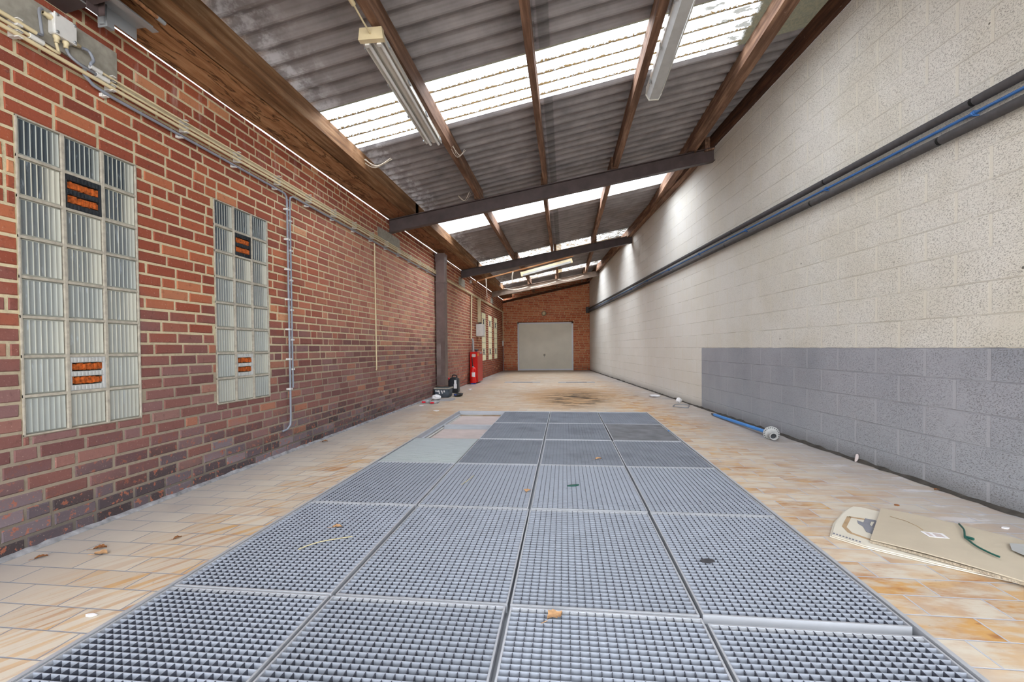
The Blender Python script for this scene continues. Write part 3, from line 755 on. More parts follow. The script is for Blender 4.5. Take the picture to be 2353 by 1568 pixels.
# ------------------------------------------------------------------ fluorescent fixtures
def tube_lamp(name, label, p0, p1, w=.16, kind='open'):
    p0, p1 = Vector(p0), Vector(p1); root = thing(name, label, 'lamp', tuple(p0), 'fluorescent ceiling lamps')
    d = (p1 - p0).normalized(); L = (p1 - p0).length; up = Vector((0, 0, 1)); up = (up - d * up.dot(d)).normalized(); sd = d.cross(up)
    Q = lambda t, s_, z: p0 + d * t + sd * s_ + up * z
    def prof(mb, t0, t1, pts):
        n = len(pts); vs = [Q(t0, a, b) for a, b in pts] + [Q(t1, a, b) for a, b in pts]
        mb.add(vs, [(i, (i + 1) % n, n + (i + 1) % n, n + i) for i in range(n)] + [tuple(range(n - 1, -1, -1)), tuple(range(n, 2 * n))])
    h = w / 2
    if kind == 'open':
        mb = MB(); prof(mb, 0, L, [(-h, .0), (-h * .92, .0), (-h * .55, .035), (-h * .12, .012), (h * .12, .012), (h * .55, .035), (h * .92, .0), (h, .0), (h * .85, .065), (-h * .85, .065)])
        mb.build('housing', M['white_enamel'], root)
        mb = MB(); prof(mb, -.012, .03, [(-h * 1.08, -.012), (h * 1.08, -.012), (h * .95, .07), (-h * .95, .07)]); mb.build('end_cap', M['cream_pvc'], root)
        for sg in (-1, 1):
            mb = MB(); mb.tube([Q(.05, sg * h * .52, .004), Q(L + .02, sg * h * .52, .004)], .013, 12); t = mb.build('lamp_tube', M['tube_glass'], root)
            mb = MB(); prof(mb, .03, .06, [(sg * h * .52 - .016, -.022), (sg * h * .52 + .016, -.022), (sg * h * .52 + .012, .035), (sg * h * .52 - .012, .035)]); mb.build('lamp_holder', M['white_plastic'], root)
        for t in (.1, .55, 1.05, L - .08):
            for sg in (-1, 1):
                mb = MB(); prof(mb, t, t + .03, [(sg * (h + .004), -.004), (sg * (h + .014), .0), (sg * (h + .002), .04), (sg * (h - .008), .04)][::sg]); mb.build('clip', M['galv'], root)
    elif kind == 'closed':
        mb = MB(); prof(mb, 0, L, [(-h, .02), (h, .02), (h * .9, .10), (-h * .9, .10)]); mb.build('housing', M['white_enamel'], root)
        mb = MB(); prof(mb, .01, L - .01, [(-h * .55, -.035), (h * .55, -.035), (h * .9, .02), (-h * .9, .02)]); mb.build('diffuser', M['diffuser'], root)
        mb = MB(); prof(mb, L - .012, L + .004, [(-h * .6, -.04), (h * .6, -.04), (h * 1.02, .02), (h * .92, .105), (-h * .92, .105), (-h * 1.02, .02)]); mb.build('end_cap', M['white_enamel'], root)
        for t in (.25, .8, 1.3):
            mb = MB(); prof(mb, t, t + .03, [(-h - .006, .0), (-h - .0, -.004), (-h + .006, .05), (-h - .004, .05)]); mb.build('clip', M['galv'], root)
    else:
        mb = MB(); prof(mb, 0, L, [(-h * .6, .03), (h * .6, .03), (h * .45, .10), (-h * .45, .10)]); mb.build('housing', M['cream_pvc'], root)
        mb = MB(); prof(mb, .02, L - .02, [(-h * .5, -.02), (h * .5, -.02), (h * .6, .03), (-h * .6, .03)]); mb.build('diffuser', M['diffuser'], root)
        for t in (0, L - .05):
            mb = MB(); prof(mb, t, t + .05, [(-h * .62, -.025), (h * .62, -.025), (h * .62, .10), (-h * .62, .10)]); mb.build('end_cap', M['cream_pvc'], root)
    return root
tube_lamp('fluorescent_lamp', 'open twin-tube white fluorescent lamp under the first purlin', (1.375, 2.99, 3.145), (1.335, 4.62, 3.155), .165)
tube_lamp('fluorescent_lamp', 'closed grey and white fluorescent trough along the third purlin', (3.60, 3.25, 3.575), (3.62, 4.82, 3.59), .16, 'closed')
tube_lamp('fluorescent_lamp', 'small distant fluorescent lamp hanging crosswise on a wooden batten', (1.45, 12.95, 3.085), (2.93, 12.95, 3.445), .17, 'hang')
mb = MB(); mb.bar((.01, 12.98, 2.93), (2.95, 12.98, 3.60), .07, .035)
mb.build('batten', M['batten']); o = bpy.data.objects['batten']; tag(o, 'pale wooden batten crossing behind the second beam, carrying the lamp', 'batten')
for u in (1.42, 2.42):
    mb = MB(); v = 12.98; z = 2.93 + .67 * u / 2.94 + .035; mb.box(u - .03, u + .03, v - .03, v + .03, z, zs(u, v))
    tag(mb.build('hanger_block', M['purlin']), 'short wooden block holding the batten under the %s purlin' % ('first' if u < 2 else 'middle'), 'block')
# supply conduit beside the first purlin to the open lamp
mb = MB(); mb.tube([(1.365, .5, 3.195), (1.365, 2.68, 3.20)], .012, 10); mb.tube([(1.365, 2.65, 3.20), (1.365, 2.75, 3.20)], .016, 10); mb.tube([(1.365, 2.75, 3.20), (1.37, 2.88, 3.18), (1.375, 2.99, 3.17)], .006, 8)
tag(mb.build('lamp_conduit', M['cream_pvc']), 'cream conduit along the first purlin feeding the open lamp', 'conduit')

# ------------------------------------------------------------------ conduits on the brick wall
def conduit(name, pts, r, mat, label, group=None, cat='conduit'):
    mb = MB(); mb.tube(pts, r, 10); o = mb.build(name, M[mat]); tag(o, label, cat, group); return o
G = 'cream conduits on the brick wall'
conduit('wall_conduit', [(.045, VN, 2.553), (.045, 9.05, 2.556)], .011, 'cream_pvc', 'lowest and thickest cream conduit running along the brick wall', G)
conduit('wall_conduit', [(.045, VN, 2.584), (.045, 2.01, 2.582)], .009, 'cream_pvc', 'middle cream conduit stub ending under the junction box', G)
conduit('wall_conduit', [(.045, VN, 2.615), (.045, 1.99, 2.614)], .011, 'cream_pvc', 'yellowed top conduit stub ending left of the junction box', G)
conduit('wall_conduit', [(.045, 2.32, 2.581), (.045, 9.05, 2.584)], .0075, 'cream_pvc', 'second cream conduit from below, starting right of the junction box', G)
conduit('wall_conduit', [(.045, 2.27, 2.610), (.045, 9.05, 2.613)], .0068, 'cream_pvc', 'upper cream conduit starting right of the junction box', G)
conduit('wall_conduit', [(.036, 9.4, 2.555), (.036, 19.4, 2.555)], .022, 'cream_pvc', 'dusty conduit line behind the brown duct towards the end wall', G)
for (v, z) in ((1.96, 2.594), (1.9, 2.636), (2.29, 2.619), (2.34, 2.590)):
    pass
mb = MB(); mb.tube([(.045, 1.96, 2.582), (.045, 2.02, 2.582)], .014, 10); tag(mb.build('conduit_coupler', M['white_plastic']), 'white end sleeve on the middle conduit stub below the junction box', 'coupler', 'conduit end sleeves')
mb = MB(); mb.tube([(.045, 2.25, 2.607), (.045, 2.31, 2.607)], .013, 10); tag(mb.build('conduit_coupler', M['white_plastic']), 'white end sleeve of the upper conduit right of the junction box', 'coupler', 'conduit end sleeves')
mb = MB(); mb.tube([(.045, 2.28, 2.581), (.045, 2.35, 2.581)], .014, 10); tag(mb.build('conduit_coupler', M['white_plastic']), 'white end sleeve of the second conduit right of the junction box', 'coupler', 'conduit end sleeves')
# clips: one bracket per position with a saddle for each pipe
CL = [1.915] + [2.375 + .515 * k for k in range(13)]
ordn = ['left of the junction box', 'just right of the junction box', 'third', 'fourth', 'fifth', 'sixth', 'seventh', 'eighth', 'ninth', 'tenth', 'eleventh', 'twelfth', 'thirteenth', 'fourteenth', 'fifteenth']
for k, v in enumerate(CL):
    root = thing('conduit_clip', ('white saddle clip holding the cream conduits, ' + ordn[k] + (' from the left end' if k > 1 else '')), 'clip', (0, v, 2.53), 'white conduit clips')
    for z, r in ((2.554, .0125), (2.583, .0105), (2.609 if k else 2.614, .0095)):
        mb = MB(); mb.box(0, .036, v - .011, v + .011, z - .013, z + .013); mb.box(.036, .060, v - .011, v + .011, z - .016, z - .011); mb.box(.036, .060, v - .011, v + .011, z + .011, z + .016); mb.build('saddle', M['white_plastic'], root)
# blue-grey cable with the drop
conduit('grey_cable', [(.045, 2.22, 2.585), (.03, 2.23, 2.55), (.025, 2.28, 2.523), (.028, 2.38, 2.510), (.028, 3.98, 2.505), (.028, 4.03, 2.502), (.028, 4.058, 2.48), (.028, 4.065, 2.43), (.028, 4.065, .34), (.028, 4.055, .27), (.026, 4.01, .235), (.012, 3.96, .225)], .0095, 'bluegrey_cable', 'long grey conduit under the cream ones that turns down to a low wall hole', None, 'cable')
conduit('grey_cable', [(.028, 4.108, .63), (.028, 4.108, 2.45), (.028, 4.118, 2.49), (.028, 4.16, 2.512), (.028, 9.05, 2.512)], .0095, 'bluegrey_cable', 'grey conduit rising beside its twin and running on towards the brown duct', None, 'cable')
for k in range(7):
    for dv in ((4.065, .0), (4.108, .1)):
        z = 2.36 - .29 * k - dv[1]
        if z < .7 and dv[1]: continue
        mb = MB(); mb.box(0, .02, dv[0] - .02, dv[0] + .012, z - .008, z + .008); mb.box(.015, .042, dv[0] + .010, dv[0] + .017, z - .008, z + .008)
        mb.box(.015, .042, dv[0] - .017, dv[0] - .010, z - .008, z + .008)
        tag(mb.build('cable_clip', M['white_plastic']), 'small white clip on the vertical grey conduits between the glass window and the brown duct', 'clip', 'clips on the vertical conduits')
for k in range(13):
    v = 2.375 + .515 * k - .03; mb = MB(); mb.box(0, .02, v - .012, v + .012, 2.490, 2.510); mb.box(.012, .044, v - .01, v + .01, 2.489, 2.494)
    tag(mb.build('cable_clip', M['white_plastic']), 'small white clip under the long grey conduit on the brick wall', 'clip', 'clips under the long grey conduit')
conduit('thin_cable', [(.02, 6.08, 2.50), (.02, 6.09, 2.43), (.02, 6.10, .72), (.012, 6.10, .70)], .009, 'cream_pvc', 'thin cream cable hanging down the brick wall before the brown duct', None, 'cable')

# junction box
root = thing('junction_box', 'white square junction box on the concrete pad at top left', 'junction box', (0, 2.125, 2.665))
mb = MB(); mb.cbox(.003, .040, 2.075, 2.180, 2.675, 2.785, .005); mb.build('box_body', M['white_plastic'], root)
mb = MB(); mb.cbox(.041, .050, 2.073, 2.182, 2.673, 2.787, .003); lid = mb.build('box_lid', M['white_plastic'], root)
for (y, z) in ((2.085, 2.685), (2.170, 2.685), (2.085, 2.775), (2.170, 2.775)):
    mb = MB(); mb.lathe((.050, y, z), [(.008, 0), (.008, .004), (0, .004)], 10, (1, 0, 0)); mb.build('screw', M['galv'], lid)
for (y, z, ax) in ((2.075, 2.755, (0, -1, 0)), (2.180, 2.695, (0, 1, 0)), (2.10, 2.675, (0, 0, -1)), (2.145, 2.675, (0, 0, -1))):
    mb = MB(); mb.lathe((.024, y, z), [(.014, -.002), (.016, .012), (.011, .018), (.011, .035), (.007, .036)], 12, ax); mb.build('cable_gland', M['cream_pvc'], root)
def smooth(pts, n=8):
    P = [Vector(p) for p in pts]; out = []
    P = [P[0]] + P + [P[-1]]
    for i in range(1, len(P) - 2):
        for k in range(n):
            t = k / n; a, b, c, d = P[i - 1], P[i], P[i + 1], P[i + 2]
            out.append(.5 * ((2 * b) + (-a + c) * t + (2 * a - 5 * b + 4 * c - d) * t * t + (-a + 3 * b - 3 * c + d) * t ** 3))
    return out + [P[-2]]
conduit('loop_cable', smooth([(.034, 2.03, 2.765), (.036, 2.015, 2.745), (.038, 2.02, 2.66), (.04, 2.02, 2.625), (.045, 1.985, 2.614)]), .007, 'grey_cable', 'grey cable loop from the box left side to the yellowed conduit', 'cable tails at the junction box', 'cable')
conduit('loop_cable', smooth([(.034, 2.09, 2.63), (.04, 2.095, 2.59), (.05, 2.085, 2.575), (.05, 2.05, 2.575), (.045, 2.01, 2.582)]), .0075, 'cream_pvc', 'cream cable loop from under the box back to the conduit stub', 'cable tails at the junction box', 'cable')
conduit('loop_cable', smooth([(.034, 2.14, 2.63), (.045, 2.145, 2.60), (.055, 2.18, 2.58), (.055, 2.23, 2.577), (.045, 2.29, 2.581)]), .008, 'grey_cable', 'olive grey cable from under the box into the second conduit', 'cable tails at the junction box', 'cable')
conduit('loop_cable', smooth([(.034, 2.22, 2.69), (.04, 2.25, 2.69), (.05, 2.265, 2.65), (.05, 2.25, 2.62), (.045, 2.26, 2.607)]), .008, 'bluegrey_cable', 'blue grey cable loop from the box right side into the upper conduit', 'cable tails at the junction box', 'cable')

# door track bracket under the soffit, top left
root = thing('track_bracket', 'galvanised steel track end bolted under the soffit at top left', 'bracket', (.22, 2.4, 2.93))
mb = MB(); mb.box(.14, .145, 1.2, 2.44, 2.87, 2.945); mb.box(.145, .25, 1.2, 2.44, 2.94, 2.945); mb.box(.25, .255, 1.2, 2.44, 2.905, 2.945); mb.box(.255, .29, 1.2, 2.44, 2.905, 2.91); mb.build('rail', M['galv'], root)
mb = MB(); mb.box(.12, .15, 2.24, 2.30, 2.83, 2.87); mb.box(.10, .16, 2.25, 2.256, 2.82, 2.95); mb.build('lug', M['galv'], root)
mb = MB(); mb.box(.16, .20, 2.20, 2.205, 2.84, 2.95); mb.box(.16, .165, 2.14, 2.205, 2.84, 2.95); mb.build('strap', M['steel'], root)
mb = MB(); mb.tube([(.36, 1.2, 2.93), (.36, 2.40, 2.93)], .011, 10); r_ = mb.build('threaded_rod', M['rust'], root)
mb = MB(); mb.tube([(.36, 2.36, 2.93), (.36, 2.41, 2.93)], .013, 10); mb.build('rod_tip', M['galv'], r_)
mb = MB(); mb.tube([(.36, 2.13, 2.93), (.36, 2.17, 2.93)], .024, 6); mb.build('nut', M['galv'], r_)

# ------------------------------------------------------------------ rain duct, tub, jerrycan and litter by it
root = thing('square_duct', 'dented brown square metal duct standing against the brick wall', 'duct', (.13, 9.17, .27))
mb = MB(); rr = random.Random(5); zz = [.23 + (2.975 - .23) * k / 40 for k in range(41)]; vs = []; fs = []
for z in zz:
    dd = .012 * math.exp(-((z - .95) / .15) ** 2) + .010 * math.exp(-((z - .55) / .1) ** 2); j = lambda: rr.uniform(-.0015, .0015)
    t = .012 if z > 2.78 else 0
    vs += [(.035 - t, 9.06 + j(), z), (.125, 9.06 + dd + j() - t, z), (.215 + t, 9.06 + j() - t, z), (.215 + t + j() - dd * .5, 9.18, z), (.215 + t, 9.28, z), (.035 - t, 9.28, z)]
for k in range(40):
    for i in range(6): j_ = (i + 1) % 6; fs.append((6 * k + i, 6 * k + j_, 6 * k + 6 + j_, 6 * k + 6 + i))
fs += [(5, 4, 3, 2, 1, 0)]
mb.add(vs, fs); mb.build('duct_body', M['duct'], root)
for z in (2.37, 1.30, .38):
    mb = MB(); mb.box(.025, .225, 9.05, 9.29, z, z + .03); mb.build('joint_band', M['duct'], root)

def moved(dx, dy, n0):
    for o in list(COL.objects)[n0:]:
        if o.parent is None: o.location.x += dx; o.location.y += dy
n0 = len(COL.objects)
# tub
root = thing('plastic_tub', 'dark grey plastic tub with white paint runs under the brown duct', 'tub', (.19, 9.12, 0))
def rrect(x0, x1, y0, y1, r, n=5):
    out = []
    for (cx, cy, a0) in ((x1 - r, y1 - r, 0), (x0 + r, y1 - r, PI / 2), (x0 + r, y0 + r, PI), (x1 - r, y0 + r, 3 * PI / 2)):
        for k in range(n + 1): a = a0 + PI / 2 * k / n; out.append((cx + r * math.cos(a), cy + r * math.sin(a)))
    return out
def loft(mb, rings, mi=0, cap0=True, cap1=True, smooth=True):
    n = len(rings[0]); vs = [p for r in rings for p in r]
    mb.add(vs, [(i * n + k, i * n + (k + 1) % n, (i + 1) * n + (k + 1) % n, (i + 1) * n + k) for i in range(len(rings) - 1) for k in range(n)], mi, None, smooth)
    if cap0: mb.add(rings[0][::-1], [tuple(range(n))], mi)
    if cap1: mb.add(rings[-1], [tuple(range(n))], mi)
def rr3(x0, x1, y0, y1, r, z): return [(x, y, z) for x, y in rrect(x0, x1, y0, y1, r)]
mb = MB(); loft(mb, [rr3(.06, .33, 8.98, 9.26, .05, .0), rr3(.045, .345, 8.96, 9.28, .05, .02), rr3(.03, .36, 8.95, 9.29, .05, .19), rr3(.04, .35, 8.96, 9.28, .05, .19), rr3(.06, .33, 8.98, 9.26, .05, .03)], cap1=True)
mb.build('tub_body', M['tub'], root)
mb = MB(); loft(mb, [rr3(.022, .368, 8.942, 9.298, .05, .175), rr3(.022, .368, 8.942, 9.298, .05, .20), rr3(.045, .345, 8.965, 9.275, .05, .203)], cap1=False, cap0=False); mb.build('rim', M['concrete'], root)
mb = MB()
for (x0, x1, za, zc) in ((.07, .10, .12, .15), (.105, .15, .118, .148), (.14, .165, .07, .148), (.185, .205, .12, .148), (.20, .222, .085, .145), (.24, .268, .11, .15)):
    mb.tube([((x0 + x1) / 2 - .004, 8.953 - .001, zc), ((x0 + x1) / 2 + .006, 8.952, za)], (x1 - x0) / 2, 8)
mb.v = [(x, 8.950 + (y - 8.952) * .08, z) for x, y, z in mb.v]; mb.build('paint_marks', M['paper'], root)
moved(0, -.14, n0); n0 = len(COL.objects)
# jerrycan
root = thing('jerrycan', 'black plastic jerrycan with white label and red cap beside the duct', 'jerrycan', (.17, 10.3, 0))
mb = MB(); loft(mb, [rr3(.08, .28, 10.2, 10.42, .04, 0), rr3(.065, .295, 10.19, 10.43, .05, .03), rr3(.065, .295, 10.19, 10.43, .05, .27), rr3(.09, .28, 10.22, 10.41, .05, .32), rr3(.13, .24, 10.25, 10.37, .04, .345)]); mb.build('can_body', M['black'], root)
mb = MB(); mb.tube(smooth([(.14, 10.3, .33), (.15, 10.3, .385), (.20, 10.3, .395), (.245, 10.3, .375), (.25, 10.3, .32)]), .014, 10); mb.build('can_handle', M['black'], root)
mb = MB(); mb.lathe((.09, 10.24, .31), [(.024, 0), (.024, .03), (.02, .035), (0, .035)], 14, (-.7, -.3, .5)); mb.build('cap', M['red_cap'], root)
mb = MB(); mb.prism([(.205, 10.186), (.275, 10.186), (.275, 10.189), (.205, 10.189)], .10, .20); mb.prism([(.215, 10.187), (.265, 10.187), (.265, 10.189), (.215, 10.189)], .20, .29); mb.build('label_sheet', M['paper'], root)
def crumple(name, c, size, mat, label, cat='litter', group=None, seed=1, flat=.5, mats=None):
    mb = MB(); r = random.Random(seed); n, m = 10, 6; rings = []
    for i in range(m + 1):
        th = PI * i / m; ring = []
        for k in range(n):
            ph = 2 * PI * k / n; q = r.uniform(.65, 1.1)
            ring.append((c[0] + size[0] * q * math.sin(th) * math.cos(ph), c[1] + size[1] * q * math.sin(th) * math.sin(ph), c[2] + max(.001, size[2] * (1 - math.cos(th) * r.uniform(.8, 1.1)))))
        rings.append(ring)
    loft(mb, rings[::-1], smooth=False)
    zmin = min(p[2] for p in mb.v); mb.v = [(x, y, z - zmin + .001) if c[2] < .01 else (x, y, z) for x, y, z in mb.v]
    o = mb.build(name, M[mat]); tag(o, label, cat, group); return o
moved(.01, -.42, n0)
crumple('dark_rag', (.47, 9.12, 0), (.12, .16, .035), 'scrap', 'dark scrap of rag lying right of the tub', 'rag', seed=4)
crumple('paper_scrap', (.44, 9.02, .03), (.035, .03, .008), 'blue', 'small blue and white scrap on the dark rag', seed=9)
crumple('white_cloth', (.20, 8.42, 0), (.10, .13, .055), 'paper', 'crumpled white cloth in front of the tub', 'cloth', seed=3)
# two work gloves
for (x, y, a, s, lab) in ((.13, 7.98, .2, 3, 'left one of two grey gloves with red patches by the brick wall'), (.32, 7.88, -.3, 5, 'right one of two grey gloves with red patches by the brick wall')):
    root = thing('work_glove', lab, 'glove', (x, y, 0), 'grey and red gloves'); c, s_ = math.cos(a), math.sin(a)
    mb = MB(); loft(mb, [[(x + (px * c - py * s_) * k, y + (px * s_ + py * c) * k, z) for px, py in rrect(-.06, .06, -.09, .09, .04)] for k, z in ((.9, .0), (1.05, .015), (.95, .04), (.6, .055))]); mb.build('palm', M['grey_cloth'], root)
    for q in range(4):
        mb = MB(); xx = x + (-.045 + .03 * q) * c; mb.tube([(xx, y + .08, .025), (xx + .005, y + .13, .028), (xx + .01, y + .165 - abs(q - 1.5) * .01, .018)], [.014, .013, .009], 8); mb.build('finger', M['grey_cloth'], root)
    mb = MB(); mb.tube([(x + .055 * c, y - .02, .025), (x + .085 * c, y + .04, .022)], [.015, .011], 8); mb.build('thumb', M['grey_cloth'], root)
    mb = MB(); loft(mb, [[(x + px, y - .088 + py * .1 - .01, .03 + py * .25) for px, py in rrect(-.035, .035, -.06, .04, .02)], [(x + px, y - .100 + py * .1 - .01, .03 + py * .25) for px, py in rrect(-.035, .035, -.06, .04, .02)]]); mb.build('red_patch', M['red_cap'], root)
def slab(name, poly, z0, z1, mat, label, cat, group=None):
    mb = MB(); mb.prism(poly, z0, z1); o = mb.build(name, M[mat]); tag(o, label, cat, group); return o
def blob(cx, cy, rx, ry, n=10, seed=0, a=0):
    r = random.Random(seed); out = []
    for k in range(n):
        t = 2 * PI * k / n; q = r.uniform(.7, 1.1); x, y = rx * q * math.cos(t), ry * q * math.sin(t)
        out.append((cx + x * math.cos(a) - y * math.sin(a), cy + x * math.sin(a) + y * math.cos(a)))
    return out
slab('dust_sheet', blob(.42, 8.5, .18, .3, 12, 4), .0005, .004, 'grey_cloth', 'flat grey sheet on the floor in front of the tub', 'sheet')
slab('paper_scrap', blob(.187, 7.56, .035, .05, 9, 2), .0005, .006, 'paper', 'white paper scrap by the brick wall left of the grating pit', 'litter', 'white scraps on the floor')
slab('paper_scrap', blob(.636, 6.94, .06, .045, 9, 3), .0005, .008, 'paper', 'white paper scrap at the far left corner of the grating pit', 'litter', 'white scraps on the floor')
slab('paper_scrap', blob(.415, 10.55, .05, .07, 9, 6), .0005, .02, 'paper', 'white scrap on the floor between jerrycan and fire extinguisher', 'litter', 'white scraps on the floor')
crumple('paper_scrap', (.90, 1.475, 0), (.026, .014, .004), 'paper', 'torn white paper flakes on the tiles at bottom left', 'litter', 'white scraps on the floor', 8)
crumple('paper_sheet', (4.46, 9.15, 0), (.13, .16, .02), 'paper', 'crumpled white paper on the floor by the far block wall', 'litter', None, 12)
crumple('paper_wad', (4.67, 8.13, 0), (.055, .06, .05), 'paper', 'crumpled brown and white paper wad beside the cable loop at the block wall', 'litter', None, 13)
lp = [(4.60 + .13 * math.cos(t) + .03 * math.sin(3 * t), 7.68 + .22 * math.sin(t), .008 + .004 * math.sin(2 * t)) for t in [k * .3 for k in range(28)]]
conduit('wire_loop', smooth(lp, 3), .006, 'grey_cable', 'loose loop of dark cable on the floor below the paper wad', None, 'cable')

# ------------------------------------------------------------------ fire cabinet and extinguisher
n0 = len(COL.objects)
root = thing('fire_cabinet', 'red fire hose cabinet on the floor against the brick wall', 'cabinet', (.12, 13.1, 0))
mb = MB(); mb.cbox(.015, .235, 12.86, 13.62, .04, .90, .01); mb.build('cabinet_body', M['red_faded'], root)
mb = MB(); mb.box(.02, .23, 12.850, 12.859, .045, .895); fp = mb.build('front_panel', M['red'], root)
mb = MB(); loft(mb, [[(.125 + px, q, .80 + py * (1.25 if py < 0 else 1)) for px, py in rrect(-.055, .055, -.04, .035, .02)] for q in (12.849, 12.846)]); mb.build('sign', M['white_plastic'], fp)
mb = MB(); mb.box(.2355, .238, 12.87, 12.95, .78, .85); mb.build('warning_sticker', M['yellow'], root)
mb = MB(); mb.box(.2355, .238, 13.2, 13.5, .84, .88); mb.build('name_plate', M['galv'], root)
mb = MB(); mb.tube([(.09, 12.95, .90), (.09, 12.95, 1.20), (.06, 12.95, 1.27)], .03, 12); mb.tube([(.045, 13.05, .9), (.045, 13.05, 1.13)], .02, 10); mb.build('supply_pipe', M['galv'], root)
mb = MB(); mb.lathe((.17, 13.0, .90), [(.035, 0), (.035, .04), (.055, .045), (.055, .065), (0, .066)], 14); mb.build('valve', M['tub'], root)
root = thing('fire_extinguisher', 'red fire extinguisher with blue foot standing before the red cabinet', 'fire extinguisher', (.125, 12.73, 0))
mb = MB(); mb.lathe((.125, 12.73, .03), [(.088, 0), (.092, .01), (.092, .36), (.08, .40), (.045, .435), (.03, .44), (0, .44)], 24); cyl = mb.build('cylinder', M['red'], root)
mb = MB(); mb.lathe((.125, 12.73, 0), [(.0, 0), (.078, 0), (.080, .03), (.0, .032)], 24); mb.build('foot_ring', M['blue'], root)
mb = MB(); mb.lathe((.125, 12.73, .465), [(.03, 0), (.03, .03), (.022, .04), (0, .04)], 14); mb.build('valve_head', M['galv'], root)
mb = MB(); mb.bar((.125, 12.74, .505), (.125, 12.62, .55), .02, .012); mb.bar((.125, 12.74, .495), (.125, 12.64, .50), .018, .008); mb.build('lever', M['black'], root)
mb = MB(); mb.tube(smooth([(.12, 12.72, .51), (.115, 12.70, .58), (.11, 12.70, .66), (.105, 12.71, .72), (.10, 12.715, .76)]), .013, 10); mb.build('hose', M['black'], root)
mb = MB()
for k in range(8):
    a0, a1 = -PI / 2 - .2 + k * .13, -PI / 2 - .2 + (k + 1) * .13; R_ = .0935
    mb.add([(.125 + R_ * math.cos(a0), 12.73 + R_ * math.sin(a0), .20), (.125 + R_ * math.cos(a1), 12.73 + R_ * math.sin(a1), .20 + .02 * (k < 3)), (.125 + R_ * math.cos(a1), 12.73 + R_ * math.sin(a1), .33), (.125 + R_ * math.cos(a0), 12.73 + R_ * math.sin(a0), .33)], [(0, 1, 2, 3)])
mb.build('label_sheet', M['paper'], cyl)
moved(.02, -.50, n0)
conduit('riser_conduit', [(.06, 12.45, 1.25), (.035, 12.60, 1.9), (.03, 12.70, 2.53)], .022, 'cream_pvc', 'cream riser conduit above the red cabinet', None, 'conduit')
mb = MB(); mb.cbox(0, .05, 12.55, 12.65, 2.86, 2.94, .008); tag(mb.build('light_switch', M['white_plastic']), 'small white switch high above the red cabinet', 'switch')
# trunking and meter box
mb = MB(); mb.cbox(0.001, .09, 13.70, 13.82, 1.80, 2.52, .006); tag(mb.build('cable_trunking', M['cream_pvc']), 'cream cable trunking above the grey cabinet box', 'trunking')
root = thing('meter_box', 'pale grey electrical box on the wall before the lit windows', 'electrical box', (.1, 13.6, 1.36))
mb = MB(); mb.cbox(.001, .20, 13.42, 13.85, 1.36, 1.74, .012); mb.build('box_body', M['white_plastic'], root)
mb = MB(); mb.cbox(.201, .212, 13.44, 13.83, 1.38, 1.72, .004); mb.build('box_lid', M['white_plastic'], root)
mb = MB(); mb.lathe((.08, 13.75, 1.74), [(.045, 0), (.045, .05), (.02, .055), (0, .055)], 12); mb.build('cable_gland', M['black'], root)
# switch by the far corner with cable
root = thing('corner_switch', 'white switch on the left wall at the far corner', 'switch', (0, 19.26, 1.09))
mb = MB(); mb.cbox(.001, .05, 19.15, 19.38, 1.09, 1.31, .01); mb.build('plate', M['white_plastic'], root)
mb = MB(); mb.box(.05, .06, 19.22, 19.31, 1.15, 1.25); mb.build('rocker', M['white_enamel'], root)
conduit('corner_conduit', [(.03, 19.27, .002), (.03, 19.27, 1.09)], .016, 'grey_cable', 'grey conduit from the floor up to the corner switch', None, 'conduit')
conduit('corner_conduit', [(.03, 19.27, 1.31), (.03, 19.27, 2.54)], .018, 'cream_pvc', 'cream conduit above the corner switch', None, 'conduit')

# ------------------------------------------------------------------ pipes on the block wall
def RP(v, z, off): k = math.sqrt(1 + .0918 ** 2); return (uR(v) - off / k, v, z)
def insulated(zfun, r, cuts, label):
    root = thing('insulated_pipe', label, 'pipe', RP(2.0, zfun(2.0), .05), 'black insulated pipes')
    mb = MB(); mb.tube([RP(-.8, zfun(-.8), .05), RP(19.9, zfun(19.5), .05)], r * .62, 10); mb.build('inner_pipe', M['brass'], root)
    cs = [-.8] + cuts + [19.5]
    for a, b in zip(cs, cs[1:]):
        mb = MB(); g = .012; mb.tube([RP(a + g, zfun(a + g), .05), RP(b - g, zfun(b - g), .05)], r, 18)
        sl = mb.build('insulation_sleeve', M['insulation'], root)
    for c in cuts:
        mb = MB(); mb.tube([RP(c - .014, zfun(c), .05), RP(c + .014, zfun(c), .05)], r * .9, 14); mb.build('sleeve_gap', M['insul_cut'], root)
insulated(lambda v: 2.475 + .0085 * v, .028, [3.12, 4.48, 6.3, 8.6, 11.0, 13.5], 'upper dark foam-insulated pipe running along the block wall')
insulated(lambda v: 2.335 + .0085 * v, .030, [3.34, 4.67, 6.5, 8.6, 10.6, 13.0, 15.5], 'lower dark foam-insulated pipe running along the block wall')
conduit('blue_pipe', [RP(-.8, 2.405, .03), RP(19.5, 2.412 + .0085 * 19.5, .03)], .0105, 'blue_pipe', 'thin blue pipe between the two dark insulated pipes', None, 'pipe')
for k, v in enumerate([3.14, 4.5, 6.0, 7.5, 9.0, 10.5, 12.0]):
    z = 2.412 + .0085 * v; mb = MB(); mb.tube([RP(v - .015, z - .018, .012), RP(v - .002, z - .016, .03), RP(v, z, .048), RP(v + .002, z + .016, .03), RP(v + .015, z + .02, .012)], .005, 8); mb.tube([RP(v - .012, z, .03), RP(v + .012, z, .03)], .015, 10)
    tag(mb.build('pipe_clip', M['blue_pipe']), 'blue clip on the thin blue pipe of the block wall', 'clip', 'blue pipe clips')
